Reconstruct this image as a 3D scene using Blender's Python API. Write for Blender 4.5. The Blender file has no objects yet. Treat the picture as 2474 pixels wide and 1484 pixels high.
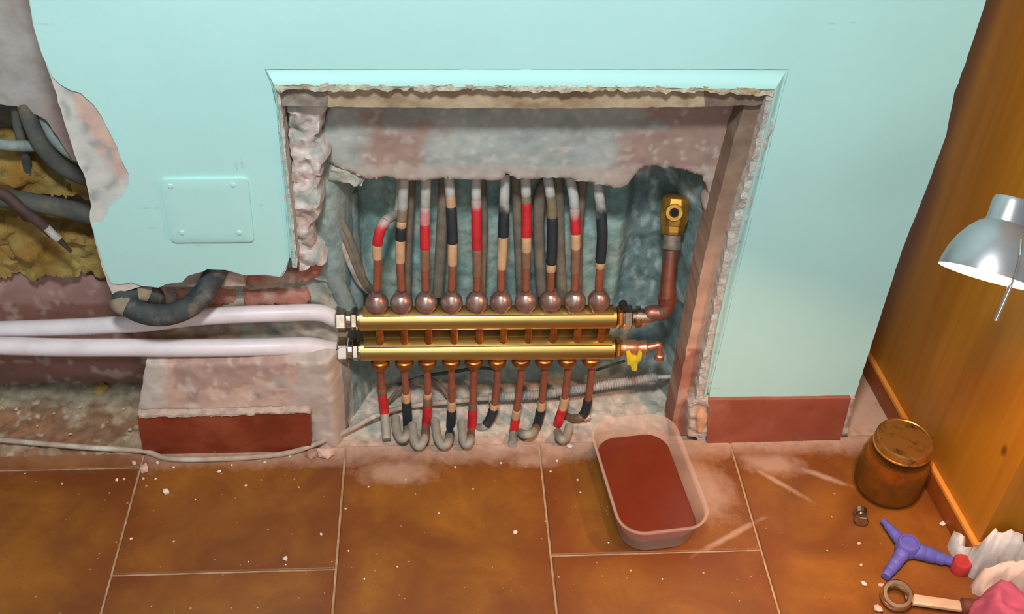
import bpy, bmesh, math, random
from mathutils import Vector, Matrix, noise
from mathutils.geometry import delaunay_2d_cdt

# ------------------------------------------------------------------ camera, light, exposure
SC = bpy.context.scene
COL = SC.collection
W, H, FPX = 2474.0, 1484.0, 2554.99
PITCH, YAW, ROLL = 0.702432, 0.0914850, 0.0483251
CAM = Vector((0.0, -1.113, 1.2226))
_f = Vector((math.sin(YAW)*math.cos(PITCH), math.cos(YAW)*math.cos(PITCH), -math.sin(PITCH)))
_r0 = Vector((math.cos(YAW), -math.sin(YAW), 0)); _u0 = _r0.cross(_f)
_r = _r0*math.cos(ROLL) + _u0*math.sin(ROLL)
_u = -_r0*math.sin(ROLL) + _u0*math.cos(ROLL)
cd = bpy.data.cameras.new('camera'); cam = bpy.data.objects.new('camera', cd); COL.objects.link(cam)
cd.sensor_width = 36.0; cd.lens = FPX/W*36.0; cd.clip_start = 0.01
cam.matrix_world = Matrix(((_r.x, _u.x, -_f.x, CAM.x), (_r.y, _u.y, -_f.y, CAM.y), (_r.z, _u.z, -_f.z, CAM.z), (0, 0, 0, 1)))
SC.camera = cam

wd = bpy.data.worlds.new('world'); SC.world = wd; wd.use_nodes = True
wd.node_tree.nodes['Background'].inputs[0].default_value = (0.92, 0.97, 1.0, 1)
wd.node_tree.nodes['Background'].inputs[1].default_value = 0.33

def area(name, loc, target, size, power, col):
    l = bpy.data.lights.new(name, 'AREA'); l.shape = 'DISK'; l.size = size; l.energy = power; l.color = col
    o = bpy.data.objects.new(name, l); COL.objects.link(o); o.location = loc
    o.rotation_euler = (Vector(target)-Vector(loc)).to_track_quat('-Z', 'Y').to_euler()
    return o
area('pendant_lamp', (-0.03, -0.95, 1.78), (0.0, 0.0, 0.5), 0.19, 25, (0.95, 0.99, 1.0))
area('front_fill', (-0.1, -2.7, 1.6), (0.0, 0.0, 0.5), 1.3, 12, (0.93, 0.98, 1.0))  # added fill light behind the camera, brightening the niche from the front

vs = SC.view_settings
vs.view_transform = 'Standard'; vs.look = 'None'; vs.gamma = 1.0; vs.use_curve_mapping = False
vs.exposure = 0.0

# ------------------------------------------------------------------ helpers
def ray(px, py):
    return _r*((px-W/2)/FPX) - _u*((py-H/2)/FPX) + _f
def P(px, py, y=0.0):           # point seen at that pixel on the upright plane at depth y
    d = ray(px, py); return CAM + d*((y-CAM.y)/d.y)
def F(px, py, z=0.0):           # ... on the level plane at height z
    d = ray(px, py); return CAM + d*((z-CAM.z)/d.z)
def PX(px, py, x):
    d = ray(px, py); return CAM + d*((x-CAM.x)/d.x)
def proj(v):
    d = Vector(v)-CAM; k = d.dot(_f)
    return (d.dot(_r)/k*FPX+W/2, -d.dot(_u)/k*FPX+H/2)
def xz(pts, y=0.0):
    return [(q.x, q.z) for q in (P(a, b, y) for a, b in pts)]
def xy(pts, z=0.0):
    return [(q.x, q.y) for q in (F(a, b, z) for a, b in pts)]
def S(r, g, b):
    f = lambda c: (c/255/12.92) if c/255 <= 0.04045 else ((c/255+0.055)/1.055)**2.4
    return (f(r), f(g), f(b))
def mixc(a, b, t):
    t = max(0.0, min(1.0, t)); return tuple(p+(q-p)*t for p, q in zip(a, b))
def ss(a, b, x):
    t = max(0.0, min(1.0, (x-a)/(b-a))); return t*t*(3-2*t)
def nz(x, y, z, s, o=4):
    return noise.fractal(Vector((x*s, y*s, z*s)), 0.9, 2.1, o)      # about -1..1
def inpoly(x, y, poly):
    c = False; j = len(poly)-1
    for i in range(len(poly)):
        a, b = poly[i], poly[j]
        if (a[1] > y) != (b[1] > y) and x < (b[0]-a[0])*(y-a[1])/(b[1]-a[1])+a[0]: c = not c
        j = i
    return c

def link(name, me, mat=None, parent=None):
    o = bpy.data.objects.new(name, me); COL.objects.link(o)
    if mat is not None: me.materials.append(mat)
    if parent is not None:
        o.parent = parent
        o.matrix_parent_inverse = parent_world(parent).inverted()
    return o
def parent_world(p):
    m = p.matrix_basis.copy()
    if p.parent is not None: m = parent_world(p.parent) @ p.matrix_parent_inverse @ m
    return m
def obj(name, bm, mat, parent=None, smooth=True, angle=40):
    me = bpy.data.meshes.new(name)
    bmesh.ops.recalc_face_normals(bm, faces=bm.faces)
    for f_ in bm.faces: f_.smooth = smooth
    if smooth and angle:
        for e in bm.edges:
            if len(e.link_faces) == 2 and e.calc_face_angle(0) > math.radians(angle): e.smooth = False
    bm.to_mesh(me); bm.free()
    return link(name, me, mat, parent)
def tag(o, label=None, cat=None, group=None, kind=None):
    if label: o['label'] = label
    if cat: o['category'] = cat
    if group: o['group'] = group
    if kind: o['kind'] = kind
    return o
def thing(name, label, cat, loc, group=None):
    o = bpy.data.objects.new(name, None); COL.objects.link(o); o.location = loc; o.empty_display_size = 0.02
    return tag(o, label, cat, group)
def centre(o):          # put a one-mesh thing's origin at its own base
    me = o.data; vs_ = [v.co for v in me.vertices]
    c = Vector(((min(v.x for v in vs_)+max(v.x for v in vs_))/2, (min(v.y for v in vs_)+max(v.y for v in vs_))/2, min(v.z for v in vs_)))
    me.transform(Matrix.Translation(-c)); o.location = c
    return o

# --- shapes
def add_box(bm, lo, hi, bev=0.0, M=None):
    vs_ = bmesh.ops.create_cube(bm, size=1.0)['verts']
    lo, hi = Vector(lo), Vector(hi)
    for v in vs_: v.co = Vector([lo[i]+(v.co[i]+0.5)*(hi[i]-lo[i]) for i in range(3)])
    if bev > 0:
        es = list({e for v in vs_ for e in v.link_edges})
        r = bmesh.ops.bevel(bm, geom=es, offset=bev, segments=2, affect='EDGES', profile=0.6)
        vs_ = list({v for f_ in r['faces'] for v in f_.verts} | {v for v in vs_ if v.is_valid})
    if M is not None:
        for v in vs_: v.co = M @ v.co
    return vs_
def smooth_path(pts, n=6):
    pts = [Vector(p) for p in pts]
    if len(pts) < 3: return pts
    q = [pts[0]*2-pts[1]] + pts + [pts[-1]*2-pts[-2]]
    out = []
    for i in range(1, len(q)-2):
        a, b, c, d = q[i-1], q[i], q[i+1], q[i+2]
        for k in range(n):
            t = k/n
            out.append(0.5*((2*b)+(c-a)*t+(2*a-5*b+4*c-d)*t*t+(3*b-a-3*c+d)*t**3))
    out.append(pts[-1]); return out
def add_tube(bm, path, rad, seg=12, caps=True, uv=False):
    n = len(path); rad = rad if isinstance(rad, (list, tuple)) else [rad]*n
    T = [(path[min(i+1, n-1)]-path[max(i-1, 0)]).normalized() for i in range(n)]
    ref = Vector((0, 0, 1)) if abs(T[0].z) < 0.9 else Vector((0, -1, 0))
    nrm = (ref-T[0]*ref.dot(T[0])).normalized(); rings = []
    L = bm.loops.layers.uv.verify() if uv else None; dist = [0.0]
    for i in range(n):
        if i: dist.append(dist[-1]+(path[i]-path[i-1]).length)
        nrm = (nrm-T[i]*nrm.dot(T[i])).normalized(); b = T[i].cross(nrm)
        rings.append([bm.verts.new(path[i]+(nrm*math.cos(2*math.pi*k/seg)+b*math.sin(2*math.pi*k/seg))*rad[i]) for k in range(seg)])
    for i in range(n-1):
        for k in range(seg):
            f_ = bm.faces.new((rings[i][k], rings[i][(k+1) % seg], rings[i+1][(k+1) % seg], rings[i+1][k]))
            if uv:
                for lp, (a, c) in zip(f_.loops, ((i, k), (i, k+1), (i+1, k+1), (i+1, k))): lp[L].uv = (dist[a], c/seg)
    if caps:
        bm.faces.new(rings[0]); bm.faces.new(list(reversed(rings[-1])))
    return rings
def frame(d):
    d = Vector(d).normalized(); a = Vector((0, 0, 1)) if abs(d.z) < 0.9 else Vector((0, -1, 0))
    u = (a-d*a.dot(d)).normalized(); return u, d.cross(u), d
def add_lathe(bm, prof, o, d, seg=24, rot=0.0, caps=True):       # prof: (radius, distance along d)
    u, v, d = frame(d); o = Vector(o); rings = []
    for r, t in prof:
        rings.append([bm.verts.new(o+d*t+(u*math.cos(rot+2*math.pi*k/seg)+v*math.sin(rot+2*math.pi*k/seg))*max(r, 1e-5)) for k in range(seg)])
    for i in range(len(rings)-1):
        for k in range(seg): bm.faces.new((rings[i][k], rings[i][(k+1) % seg], rings[i+1][(k+1) % seg], rings[i+1][k]))
    if caps:
        bm.faces.new(rings[0]); bm.faces.new(rings[-1])
def add_hex(bm, r, o, d, l, c=0.12, rot=math.pi/6):
    add_lathe(bm, [(r*(1-c), 0), (r, c*r), (r, l-c*r), (r*(1-c), l)], o, d, 6, rot)
def colour(me, fn):
    a = me.color_attributes.new('Col', 'FLOAT_COLOR', 'POINT')
    for i, v in enumerate(me.vertices):
        c = fn(v.co); a.data[i].color = (c[0], c[1], c[2], 1)
def refine(poly, res, jit, seed=0.0):
    out = []
    for i in range(len(poly)):
        a, b = Vector(poly[i]), Vector(poly[(i+1) % len(poly)]); L = (b-a).length; n = max(1, round(L/res))
        for k in range(n):
            q = a+(b-a)*(k/n)
            if jit:
                q = q+Vector((noise.noise(Vector((q.x*90, q.y*90, seed))), noise.noise(Vector((q.x*90, q.y*90, seed+7)))))*jit \
                     +Vector((noise.noise(Vector((q.x*260, q.y*260, seed+3))), noise.noise(Vector((q.x*260, q.y*260, seed+9)))))*jit*0.5
            out.append((q.x, q.y))
    return out
def mesh_poly(poly, res, inner=True, seed=1):
    rnd = random.Random(seed); pts = [Vector(p) for p in poly]; nb = len(pts)
    edges = [(i, (i+1) % nb) for i in range(nb)]
    if inner:
        x0, x1 = min(p[0] for p in poly), max(p[0] for p in poly); y0, y1 = min(p[1] for p in poly), max(p[1] for p in poly)
        y = y0+res*0.5
        while y < y1:
            xs = []
            j = nb-1
            for i in range(nb):
                a, b = poly[i], poly[j]
                if (a[1] > y) != (b[1] > y): xs.append((b[0]-a[0])*(y-a[1])/(b[1]-a[1])+a[0])
                j = i
            xs.sort()
            for k in range(0, len(xs)-1, 2):
                x = xs[k]+res*0.6
                while x < xs[k+1]-res*0.6:
                    pts.append(Vector((x+rnd.uniform(-.25, .25)*res, y+rnd.uniform(-.25, .25)*res))); x += res
            y += res
    r = delaunay_2d_cdt(pts, edges, [list(range(nb))], 1, 1e-6)
    return r[0], r[2], r[3]
def slab(name, poly, y0, thick, mat, parent=None, res=0.008, jit=0.0, relief=None, col=None, seed=1, flat=False, edge=0.0, inner=True):
    """an upright plate with the given outline: front at y0 (+relief), back at y0+thick"""
    pr = refine(poly, res, jit, seed)
    V, Fc, orig = mesh_poly(pr, res, inner, seed)
    bm = bmesh.new(); front = []
    for v in V:
        x, z = v.x, v.y
        y = y0+(relief(x, z) if relief else 0.0)
        front.append(bm.verts.new((x, y, z)))
    for f_ in Fc:
        try: bm.faces.new([front[i] for i in f_])
        except ValueError: pass
    bm.edges.ensure_lookup_table()
    be = [e for e in bm.edges if len(e.link_faces) == 1]
    back = {}
    for e in be:
        for v in e.verts:
            if v not in back:
                back[v] = bm.verts.new((v.co.x, y0+thick, v.co.z))
                if edge: v.co.y += edge
    for e in be:
        a, b = e.verts
        try: bm.faces.new((a, b, back[b], back[a]))
        except ValueError: pass
    me = bpy.data.meshes.new(name)
    bmesh.ops.recalc_face_normals(bm, faces=bm.faces)
    for f_ in bm.faces: f_.smooth = not flat
    if not flat:
        for e in bm.edges:
            if len(e.link_faces) == 2 and e.calc_face_angle(0) > math.radians(50): e.smooth = False
    bm.to_mesh(me); bm.free()
    if col: colour(me, col)
    return link(name, me, mat, parent)
def ground(name, poly, zf, mat, parent=None, res=0.006, jit=0.0, col=None, seed=1, zb=-0.02):
    """level piece with the given xy outline: top at zf(x,y), skirt down to zb"""
    pr = refine(poly, res, jit, seed); V, Fc, orig = mesh_poly(pr, res, True, seed)
    bm = bmesh.new(); top = [bm.verts.new((v.x, v.y, zf(v.x, v.y))) for v in V]
    for f_ in Fc:
        try: bm.faces.new([top[i] for i in f_])
        except ValueError: pass
    be = [e for e in bm.edges if len(e.link_faces) == 1]; back = {}
    for e in be:
        for v in e.verts:
            if v not in back: back[v] = bm.verts.new((v.co.x, v.co.y, zb))
    for e in be:
        a, b = e.verts; bm.faces.new((a, b, back[b], back[a]))
    me = bpy.data.meshes.new(name); bmesh.ops.recalc_face_normals(bm, faces=bm.faces)
    for f_ in bm.faces: f_.smooth = True
    bm.to_mesh(me); bm.free()
    if col: colour(me, col)
    return link(name, me, mat, parent)

# --- materials
class NT:
    def __init__(s, name):
        s.m = bpy.data.materials.new(name); s.m.use_nodes = True; s.t = s.m.node_tree
        s.b = s.t.nodes['Principled BSDF']
    def n(s, typ, **kw):
        nd = s.t.nodes.new(typ)
        for k, v in kw.items(): setattr(nd, k, v)
        return nd
    def l(s, a, b): s.t.links.new(a, b)
    def noise(s, scale, detail=5, rough=0.6, vec=None, dist=0.0):
        nd = s.n('ShaderNodeTexNoise'); nd.inputs['Scale'].default_value = scale; nd.inputs['Detail'].default_value = detail
        nd.inputs['Roughness'].default_value = rough; nd.inputs['Distortion'].default_value = dist
        if vec is None:
            if not hasattr(s, 'pos'): s.pos = s.n('ShaderNodeNewGeometry').outputs['Position']
            vec = s.pos
        s.l(vec, nd.inputs['Vector']); return nd.outputs['Fac']
    def ramp(s, fac, a, b, lo=0.0, hi=1.0):
        nd = s.n('ShaderNodeMapRange'); nd.clamp = True
        nd.inputs[1].default_value = a; nd.inputs[2].default_value = b; nd.inputs[3].default_value = lo; nd.inputs[4].default_value = hi
        s.l(fac, nd.inputs[0]); return nd.outputs[0]
    def math(s, op, a, b=None):
        nd = s.n('ShaderNodeMath', operation=op)
        for i, v in enumerate((a, b)):
            if v is None: continue
            if isinstance(v, (int, float)): nd.inputs[i].default_value = v
            else: s.l(v, nd.inputs[i])
        return nd.outputs[0]
    def mix(s, fac, a, b, mode='MIX'):
        nd = s.n('ShaderNodeMix', data_type='RGBA', blend_type=mode)
        for sock, v in ((nd.inputs[0], fac), (nd.inputs[6], a), (nd.inputs[7], b)):
            if isinstance(v, (int, float)): sock.default_value = v
            elif isinstance(v, tuple): sock.default_value = (v[0], v[1], v[2], 1)
            else: s.l(v, sock)
        return nd.outputs[2]
    def bump(s, h, strength=0.3, dist=0.002):
        nd = s.n('ShaderNodeBump'); nd.inputs['Strength'].default_value = strength; nd.inputs['Distance'].default_value = dist
        s.l(h, nd.inputs['Height']); s.l(nd.outputs[0], s.b.inputs['Normal'])
    def base(s, c):
        if isinstance(c, tuple): s.b.inputs['Base Color'].default_value = (c[0], c[1], c[2], 1)
        else: s.l(c, s.b.inputs['Base Color'])
    def set(s, rough=0.6, metal=0.0, **kw):
        s.b.inputs['Roughness'].default_value = rough; s.b.inputs['Metallic'].default_value = metal
        for k, v in kw.items(): s.b.inputs[k.replace('_', ' ')].default_value = v
def rough_mat(name, c1, c2, scale=40, rough=0.85, bump=0.4, bdist=0.002, c3=None, bscale=None, metal=0.0, lo=0.38, hi=0.62, **kw):
    m = NT(name); f1 = m.ramp(m.noise(scale), lo, hi); c = m.mix(f1, c1, c2)
    if c3: c = m.mix(m.ramp(m.noise(scale*0.37, 6, 0.65), 0.52, 0.66), c, c3)
    m.base(c); m.set(rough, metal, **kw)
    if bump: m.bump(m.noise(bscale or scale*3, 6, 0.65), bump, bdist)
    return m.m
def vcol_mat(name, rough=0.9, bump=0.5, bdist=0.0025, bscale=170, var=0.35, vscale=60, **kw):
    m = NT(name); a = m.n('ShaderNodeVertexColor'); a.layer_name = 'Col'
    k = m.ramp(m.noise(vscale, 7, 0.68), 0.3, 0.7, 1-var, 1+var)
    cc = m.n('ShaderNodeCombineColor'); [m.l(k, cc.inputs[i]) for i in range(3)]
    m.base(m.mix(1.0, a.outputs['Color'], cc.outputs[0], 'MULTIPLY')); m.set(rough, 0.0, **kw)
    if bump: m.bump(m.noise(bscale, 7, 0.7), bump, bdist)
    return m.m

M_RUBBLE = vcol_mat('mortar', 0.92)
M_PLASTER = vcol_mat('bare_plaster', 0.9, 0.25, 0.0015, 200, 0.12, 45)
M_PIPE = vcol_mat('pipe_surface', 0.5, 0.12, 0.0004, 300, 0.16, 90)
M_PIPE.node_tree.nodes['Principled BSDF'].inputs['Specular IOR Level'].default_value = 0.45
def paint_mat():
    m = NT('turquoise_paint')
    c = m.mix(m.ramp(m.noise(2.2, 4), 0.35, 0.65), S(168, 214, 209), S(174, 220, 215))
    c = m.mix(m.math('MULTIPLY', m.ramp(m.noise(30, 8, 0.7), 0.60, 0.75), 0.2), c, S(188, 215, 205))
    geo = m.n('ShaderNodeNewGeometry').outputs['Position']; acc = None
    for (px, py, rx, rz) in ((110, 57, .014, .0016), (2008, 55, .007, .0022), (2058, 53, .006, .002), (585, 395, .002, .011), (572, 400, .0014, .009),
                             (630, 493, .004, .004), (365, 500, .016, .002), (372, 548, .010, .0018), (1730, 935, .012, .0022), (480, 590, .02, .002)):
        q = P(px, py, 0); mp = m.n('ShaderNodeMapping'); mp.vector_type = 'TEXTURE'
        mp.inputs['Location'].default_value = (q.x, 0, q.z); mp.inputs['Scale'].default_value = (rx, 1, rz); m.l(geo, mp.inputs['Vector'])
        ln = m.n('ShaderNodeVectorMath', operation='LENGTH'); m.l(mp.outputs[0], ln.inputs[0])
        g = m.ramp(ln.outputs['Value'], 0.3, 1.0, 1.0, 0.0); acc = g if acc is None else m.math('MAXIMUM', acc, g)
    acc = m.math('MULTIPLY', acc, m.ramp(m.noise(240, 4), 0.4, 0.6, 0.0, 0.45))
    m.base(m.mix(acc, c, S(120, 140, 130))); m.set(0.62)
    m.bump(m.noise(55, 5, 0.6), 0.12, 0.003)
    return m.m
M_PAINT = paint_mat()
def tile_mat():
    m = NT('terracotta_tile')
    oi = m.n('ShaderNodeObjectInfo'); geo = m.n('ShaderNodeNewGeometry').outputs['Position']
    add = m.n('ShaderNodeVectorMath', operation='ADD'); m.l(geo, add.inputs[0])
    cc = m.n('ShaderNodeCombineXYZ'); m.l(m.math('MULTIPLY', oi.outputs['Random'], 9.0), cc.inputs[0]); m.l(oi.outputs['Random'], cc.inputs[2]); m.l(cc.outputs[0], add.inputs[1])
    v = add.outputs[0]
    c = m.mix(m.ramp(m.noise(7.5, 4, 0.55, v, 0.6), 0.36, 0.64), S(109, 61, 20), S(139, 87, 27))
    tc = m.n('ShaderNodeTexCoord').outputs['Generated']; sp_ = m.n('ShaderNodeSeparateXYZ'); m.l(tc, sp_.inputs[0])
    ed = [m.math('ABSOLUTE', m.math('SUBTRACT', sp_.outputs[q], 0.5)) for q in (0, 1)]
    e_ = m.math('ADD', m.math('MAXIMUM', ed[0], ed[1]), m.math('MULTIPLY', m.math('SUBTRACT', m.noise(11, 5, 0.6, v), 0.5), 0.5))
    c = m.mix(m.ramp(e_, 0.30, 0.52, 0.0, 0.75), c, S(104, 50, 19))
    c = m.mix(m.ramp(m.noise(19, 6, 0.65, v), 0.55, 0.75, 0.0, 0.6), c, S(104, 54, 23))
    c = m.mix(m.ramp(m.noise(330, 3, 0.6), 0.56, 0.68, 0.0, 0.3), c, S(86, 44, 16))
    sep = m.n('ShaderNodeSeparateXYZ'); m.l(geo, sep.inputs[0])
    # plaster dust lying along the foot of the wall and in a few scuffed spots
    d = m.ramp(sep.outputs['Y'], -0.085, 0.004)
    n1 = m.noise(16, 8, 0.7); n2 = m.noise(70, 8, 0.75)
    dust = m.ramp(m.math('ADD', m.math('ADD', m.math('MULTIPLY', d, 0.95), m.math('MULTIPLY', n1, 0.6)), m.math('MULTIPLY', n2, 0.4)), 0.92, 1.42)
    blob = None
    for (px, py, rx, ry, rot) in ((1865, 1120, .062, .028, -.15), (1985, 1150, .05, .007, -.5), (960, 1140, .07, .03, 0), (1880, 1165, .06, .006, -.75),
                              (1760, 1297, .075, .006, .5), (1640, 1085, .10, .026, 0), (1700, 1180, .05, .07, 0.2), (1290, 1110, .05, .02, 0)):
        q = F(px, py, 0); mp = m.n('ShaderNodeMapping'); mp.vector_type = 'TEXTURE'
        mp.inputs['Location'].default_value = (q.x, q.y, 0); mp.inputs['Rotation'].default_value = (0, 0, rot); mp.inputs['Scale'].default_value = (rx, ry, 1); m.l(geo, mp.inputs['Vector'])
        ln = m.n('ShaderNodeVectorMath', operation='LENGTH'); m.l(mp.outputs[0], ln.inputs[0])
        g = m.math('SUBTRACT', 1.25, ln.outputs['Value'])
        g = m.ramp(m.math('ADD', g, m.math('MULTIPLY', m.math('SUBTRACT', m.noise(45, 8, 0.75), 0.5), 1.6)), 0.2, 0.95, 0.0, 0.48)
        blob = g if blob is None else m.math('MAXIMUM', blob, g)
    dust = m.math('MAXIMUM', m.math('MULTIPLY', dust, m.ramp(sep.outputs['X'], -0.47, -0.40, 0.2, 0.85)), blob)
    fleck = m.math('MULTIPLY', m.ramp(m.noise(150, 2, 0.4), 0.73, 0.765), 0.7)
    dust = m.math('MAXIMUM', dust, fleck)
    m.base(m.mix(dust, c, m.mix(n2, S(182, 148, 126), S(198, 176, 158))))
    m.set(0.42); m.l(m.ramp(dust, 0, 0.6, 0.40, 0.9), m.b.inputs['Roughness'])
    m.bump(m.noise(26, 5, 0.6), 0.16, 0.004)
    return m.m
M_TILE = tile_mat()
M_GROUT = rough_mat('grout', S(176, 150, 118), S(150, 118, 84), 60)
M_SKIRT = rough_mat('skirting_tile', S(146, 78, 58), S(134, 68, 48), 22, 0.45, 0.1, c3=S(158, 98, 78))
M_SKIRTL = rough_mat('dark_skirting_tile', S(128, 52, 26), S(112, 42, 20), 22, 0.45, 0.1, c3=S(140, 68, 42))
M_DUSTY = rough_mat('pale_mortar', S(196, 176, 162), S(168, 150, 138), 70, 0.9, 0.6, 0.003)
M_WOODB = rough_mat('rough_batten', S(156, 136, 108), S(176, 160, 132), 26, 0.85, 0.5, 0.002, c3=S(128, 100, 72))
M_CRUST = rough_mat('plaster_crust', S(206, 200, 178), S(176, 168, 146), 90, 0.92, 0.8, 0.004, c3=S(190, 168, 120))
M_CRUSTW = rough_mat('white_plaster_crust', S(206, 206, 196), S(184, 176, 164), 90, 0.92, 0.8, 0.004, c3=S(196, 160, 140))
M_BRICK = rough_mat('red_brick', S(150, 92, 76), S(166, 116, 100), 36, 0.9, 0.7, 0.004, c3=S(170, 152, 140))
M_BRASS = NT('brushed_brass')
_n = M_BRASS.noise(9, 5); M_BRASS.base(M_BRASS.mix(M_BRASS.ramp(_n, 0.35, 0.65), S(198, 168, 98), S(186, 156, 88))); M_BRASS.set(0.33, 1.0, Coat_Weight=0.35, Coat_Roughness=0.09)
M_BRASS.bump(M_BRASS.noise(120, 3), 0.05, 0.001); M_BRASS = M_BRASS.m
M_OLDBRASS = rough_mat('aged_brass', S(190, 130, 60), S(150, 96, 50), 60, 0.38, 0.2, 0.001, metal=0.9, c3=S(150, 90, 60))
M_DULLBRASS = rough_mat('weathered_brass', S(198, 150, 66), S(160, 112, 44), 50, 0.5, 0.3, 0.001, metal=0.75, c3=S(130, 86, 40))
M_BELL = rough_mat('tarnished_nut', S(176, 150, 140), S(146, 112, 100), 60, 0.33, 0.3, 0.001, metal=0.75, c3=S(186, 172, 164))
M_NICKEL = rough_mat('nickel', S(196, 186, 172), S(172, 152, 130), 40, 0.24, 0.05, 0.001, metal=1.0)
M_COPPER = rough_mat('old_copper', S(168, 100, 78), S(140, 84, 66), 40, 0.4, 0.15, 0.001, metal=0.7, c3=S(130, 104, 96))
M_PINKCOP = rough_mat('bright_copper', S(226, 160, 130), S(200, 130, 100), 50, 0.32, 0.1, 0.001, metal=0.8)
M_YELLOW = rough_mat('yellow_enamel', S(218, 200, 44), S(200, 180, 40), 80, 0.45, 0.05)
M_DARK = rough_mat('dark_hole', S(18, 16, 14), S(26, 22, 18), 50, 0.9, 0)
M_CHROME = rough_mat('chrome', S(226, 214, 200), S(206, 190, 172), 30, 0.14, 0.02, metal=1.0)
M_CORR = rough_mat('grey_conduit', S(182, 178, 170), S(160, 154, 146), 50, 0.6, 0.1, c3=S(140, 140, 132))
M_RUBBER = rough_mat('dusty_rubber', S(40, 46, 48), S(58, 64, 64), 60, 0.75, 0.3, 0.001, c3=S(104, 98, 86))
M_HOSEDUST = rough_mat('dust_caked_rubber', S(140, 126, 104), S(112, 104, 92), 60, 0.9, 0.4, 0.002)
M_BLUE = rough_mat('blue_plastic', S(92, 92, 172), S(78, 80, 158), 30, 0.42, 0.08, 0.001)
M_RED = rough_mat('red_plastic', S(176, 52, 50), S(150, 42, 42), 40, 0.5, 0.05)
M_GRIP = rough_mat('brown_grip', S(96, 48, 40), S(78, 38, 32), 60, 0.6, 0.2)
M_CABLEB = rough_mat('brown_grey_cable', S(128, 116, 98), S(104, 96, 84), 50, 0.75, 0.15, 0.001)
M_CABLEL = rough_mat('pale_cable', S(172, 152, 134), S(150, 134, 118), 50, 0.75, 0.15, 0.001, c3=S(188, 190, 176))
M_CABLED = rough_mat('dark_cable', S(60, 66, 64), S(78, 80, 72), 50, 0.8, 0.2, 0.001, c3=S(100, 92, 70))
M_CABLER = rough_mat('rusty_cable', S(74, 50, 42), S(58, 44, 40), 50, 0.75, 0.2, 0.001)
M_TEAL = rough_mat('dusty_grey_sheath', S(112, 128, 126), S(132, 142, 136), 60, 0.85, 0.4, 0.002, c3=S(96, 110, 110))
M_CHIP = rough_mat('plaster_chip', S(224, 212, 200), S(200, 184, 170), 120, 0.95, 0.5, 0.002)
M_CHIPP = rough_mat('pink_plaster_chip', S(214, 176, 158), S(196, 160, 142), 120, 0.95, 0.5, 0.002)
M_FOAM = None
def foam_mat():
    m = NT('expanding_foam'); c = m.mix(m.ramp(m.noise(14, 6), 0.36, 0.62), S(160, 116, 40), S(184, 162, 92))
    c = m.mix(m.ramp(m.noise(38, 7, 0.7), 0.56, 0.7), c, S(112, 84, 40)); m.base(c); m.set(0.9, 0.0); m.bump(m.noise(75, 8, 0.75), 0.9, 0.008); return m.m
M_FOAM = foam_mat()
def pipe_print_mat():
    m = NT('white_multilayer_pipe'); uv = m.n('ShaderNodeUVMap').outputs[0]
    sx = m.n('ShaderNodeSeparateXYZ'); m.l(uv, sx.inputs[0])
    band = m.math('MULTIPLY', m.math('GREATER_THAN', sx.outputs[1], 0.315), m.math('LESS_THAN', sx.outputs[1], 0.35))
    mp = m.n('ShaderNodeMapping'); mp.inputs['Scale'].default_value = (330, 12, 1); m.l(uv, mp.inputs[0])
    ch = m.math('GREATER_THAN', m.noise(1.0, 2, 0.5, mp.outputs[0]), 0.52)
    mp2 = m.n('ShaderNodeMapping'); mp2.inputs['Scale'].default_value = (26, 0.1, 1); m.l(uv, mp2.inputs[0])
    wd_ = m.math('GREATER_THAN', m.noise(1.0, 1, 0.5, mp2.outputs[0]), 0.47)
    k = m.math('MULTIPLY', m.math('MULTIPLY', band, ch), wd_)
    base = m.mix(m.ramp(m.noise(25, 6, 0.7), 0.45, 0.75), S(212, 205, 208), S(196, 189, 190))
    m.base(m.mix(m.math('MULTIPLY', k, 0.55), base, S(110, 108, 108))); m.set(0.42); return m.m
M_WPIPE = pipe_print_mat()
def wood_mat(name, a, b, dark, rough=0.36):
    m = NT(name); geo = m.n('ShaderNodeNewGeometry').outputs['Position']
    mp = m.n('ShaderNodeMapping'); mp.inputs['Scale'].default_value = (9, 9, 0.7); m.l(geo, mp.inputs[0])
    c = m.mix(m.ramp(m.noise(1.6, 6, 0.6, mp.outputs[0], 1.2), 0.35, 0.65), a, b)
    mp2 = m.n('ShaderNodeMapping'); mp2.inputs['Scale'].default_value = (60, 60, 1.6); m.l(geo, mp2.inputs[0])
    c = m.mix(m.ramp(m.noise(1.0, 5, 0.6, mp2.outputs[0], 0.4), 0.5, 0.75, 0.0, 0.55), c, dark)
    q = PX(2393, 1090, 0.728); mk = m.n('ShaderNodeMapping'); mk.vector_type = 'TEXTURE'
    mk.inputs['Location'].default_value = q; mk.inputs['Scale'].default_value = (0.1, .007, .012); m.l(geo, mk.inputs[0])
    ln = m.n('ShaderNodeVectorMath', operation='LENGTH'); m.l(mk.outputs[0], ln.inputs[0])
    c = m.mix(m.ramp(ln.outputs['Value'], 0.4, 1.1, 0.8, 0.0), c, S(84, 40, 12))
    m.base(c); m.set(rough, Specular_IOR_Level=0.3); return m.m
M_WOOD = wood_mat('varnished_pine', S(174, 112, 28), S(188, 126, 36), S(150, 90, 22))
M_WOODD = wood_mat('varnished_plinth', S(130, 66, 24), S(142, 74, 28), S(112, 54, 20))
M_WOODL = wood_mat('lamplit_trim', S(206, 130, 52), S(216, 142, 60), S(190, 116, 46))  # paler colour carries the lamplight caught on the plinth's top edge

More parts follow.
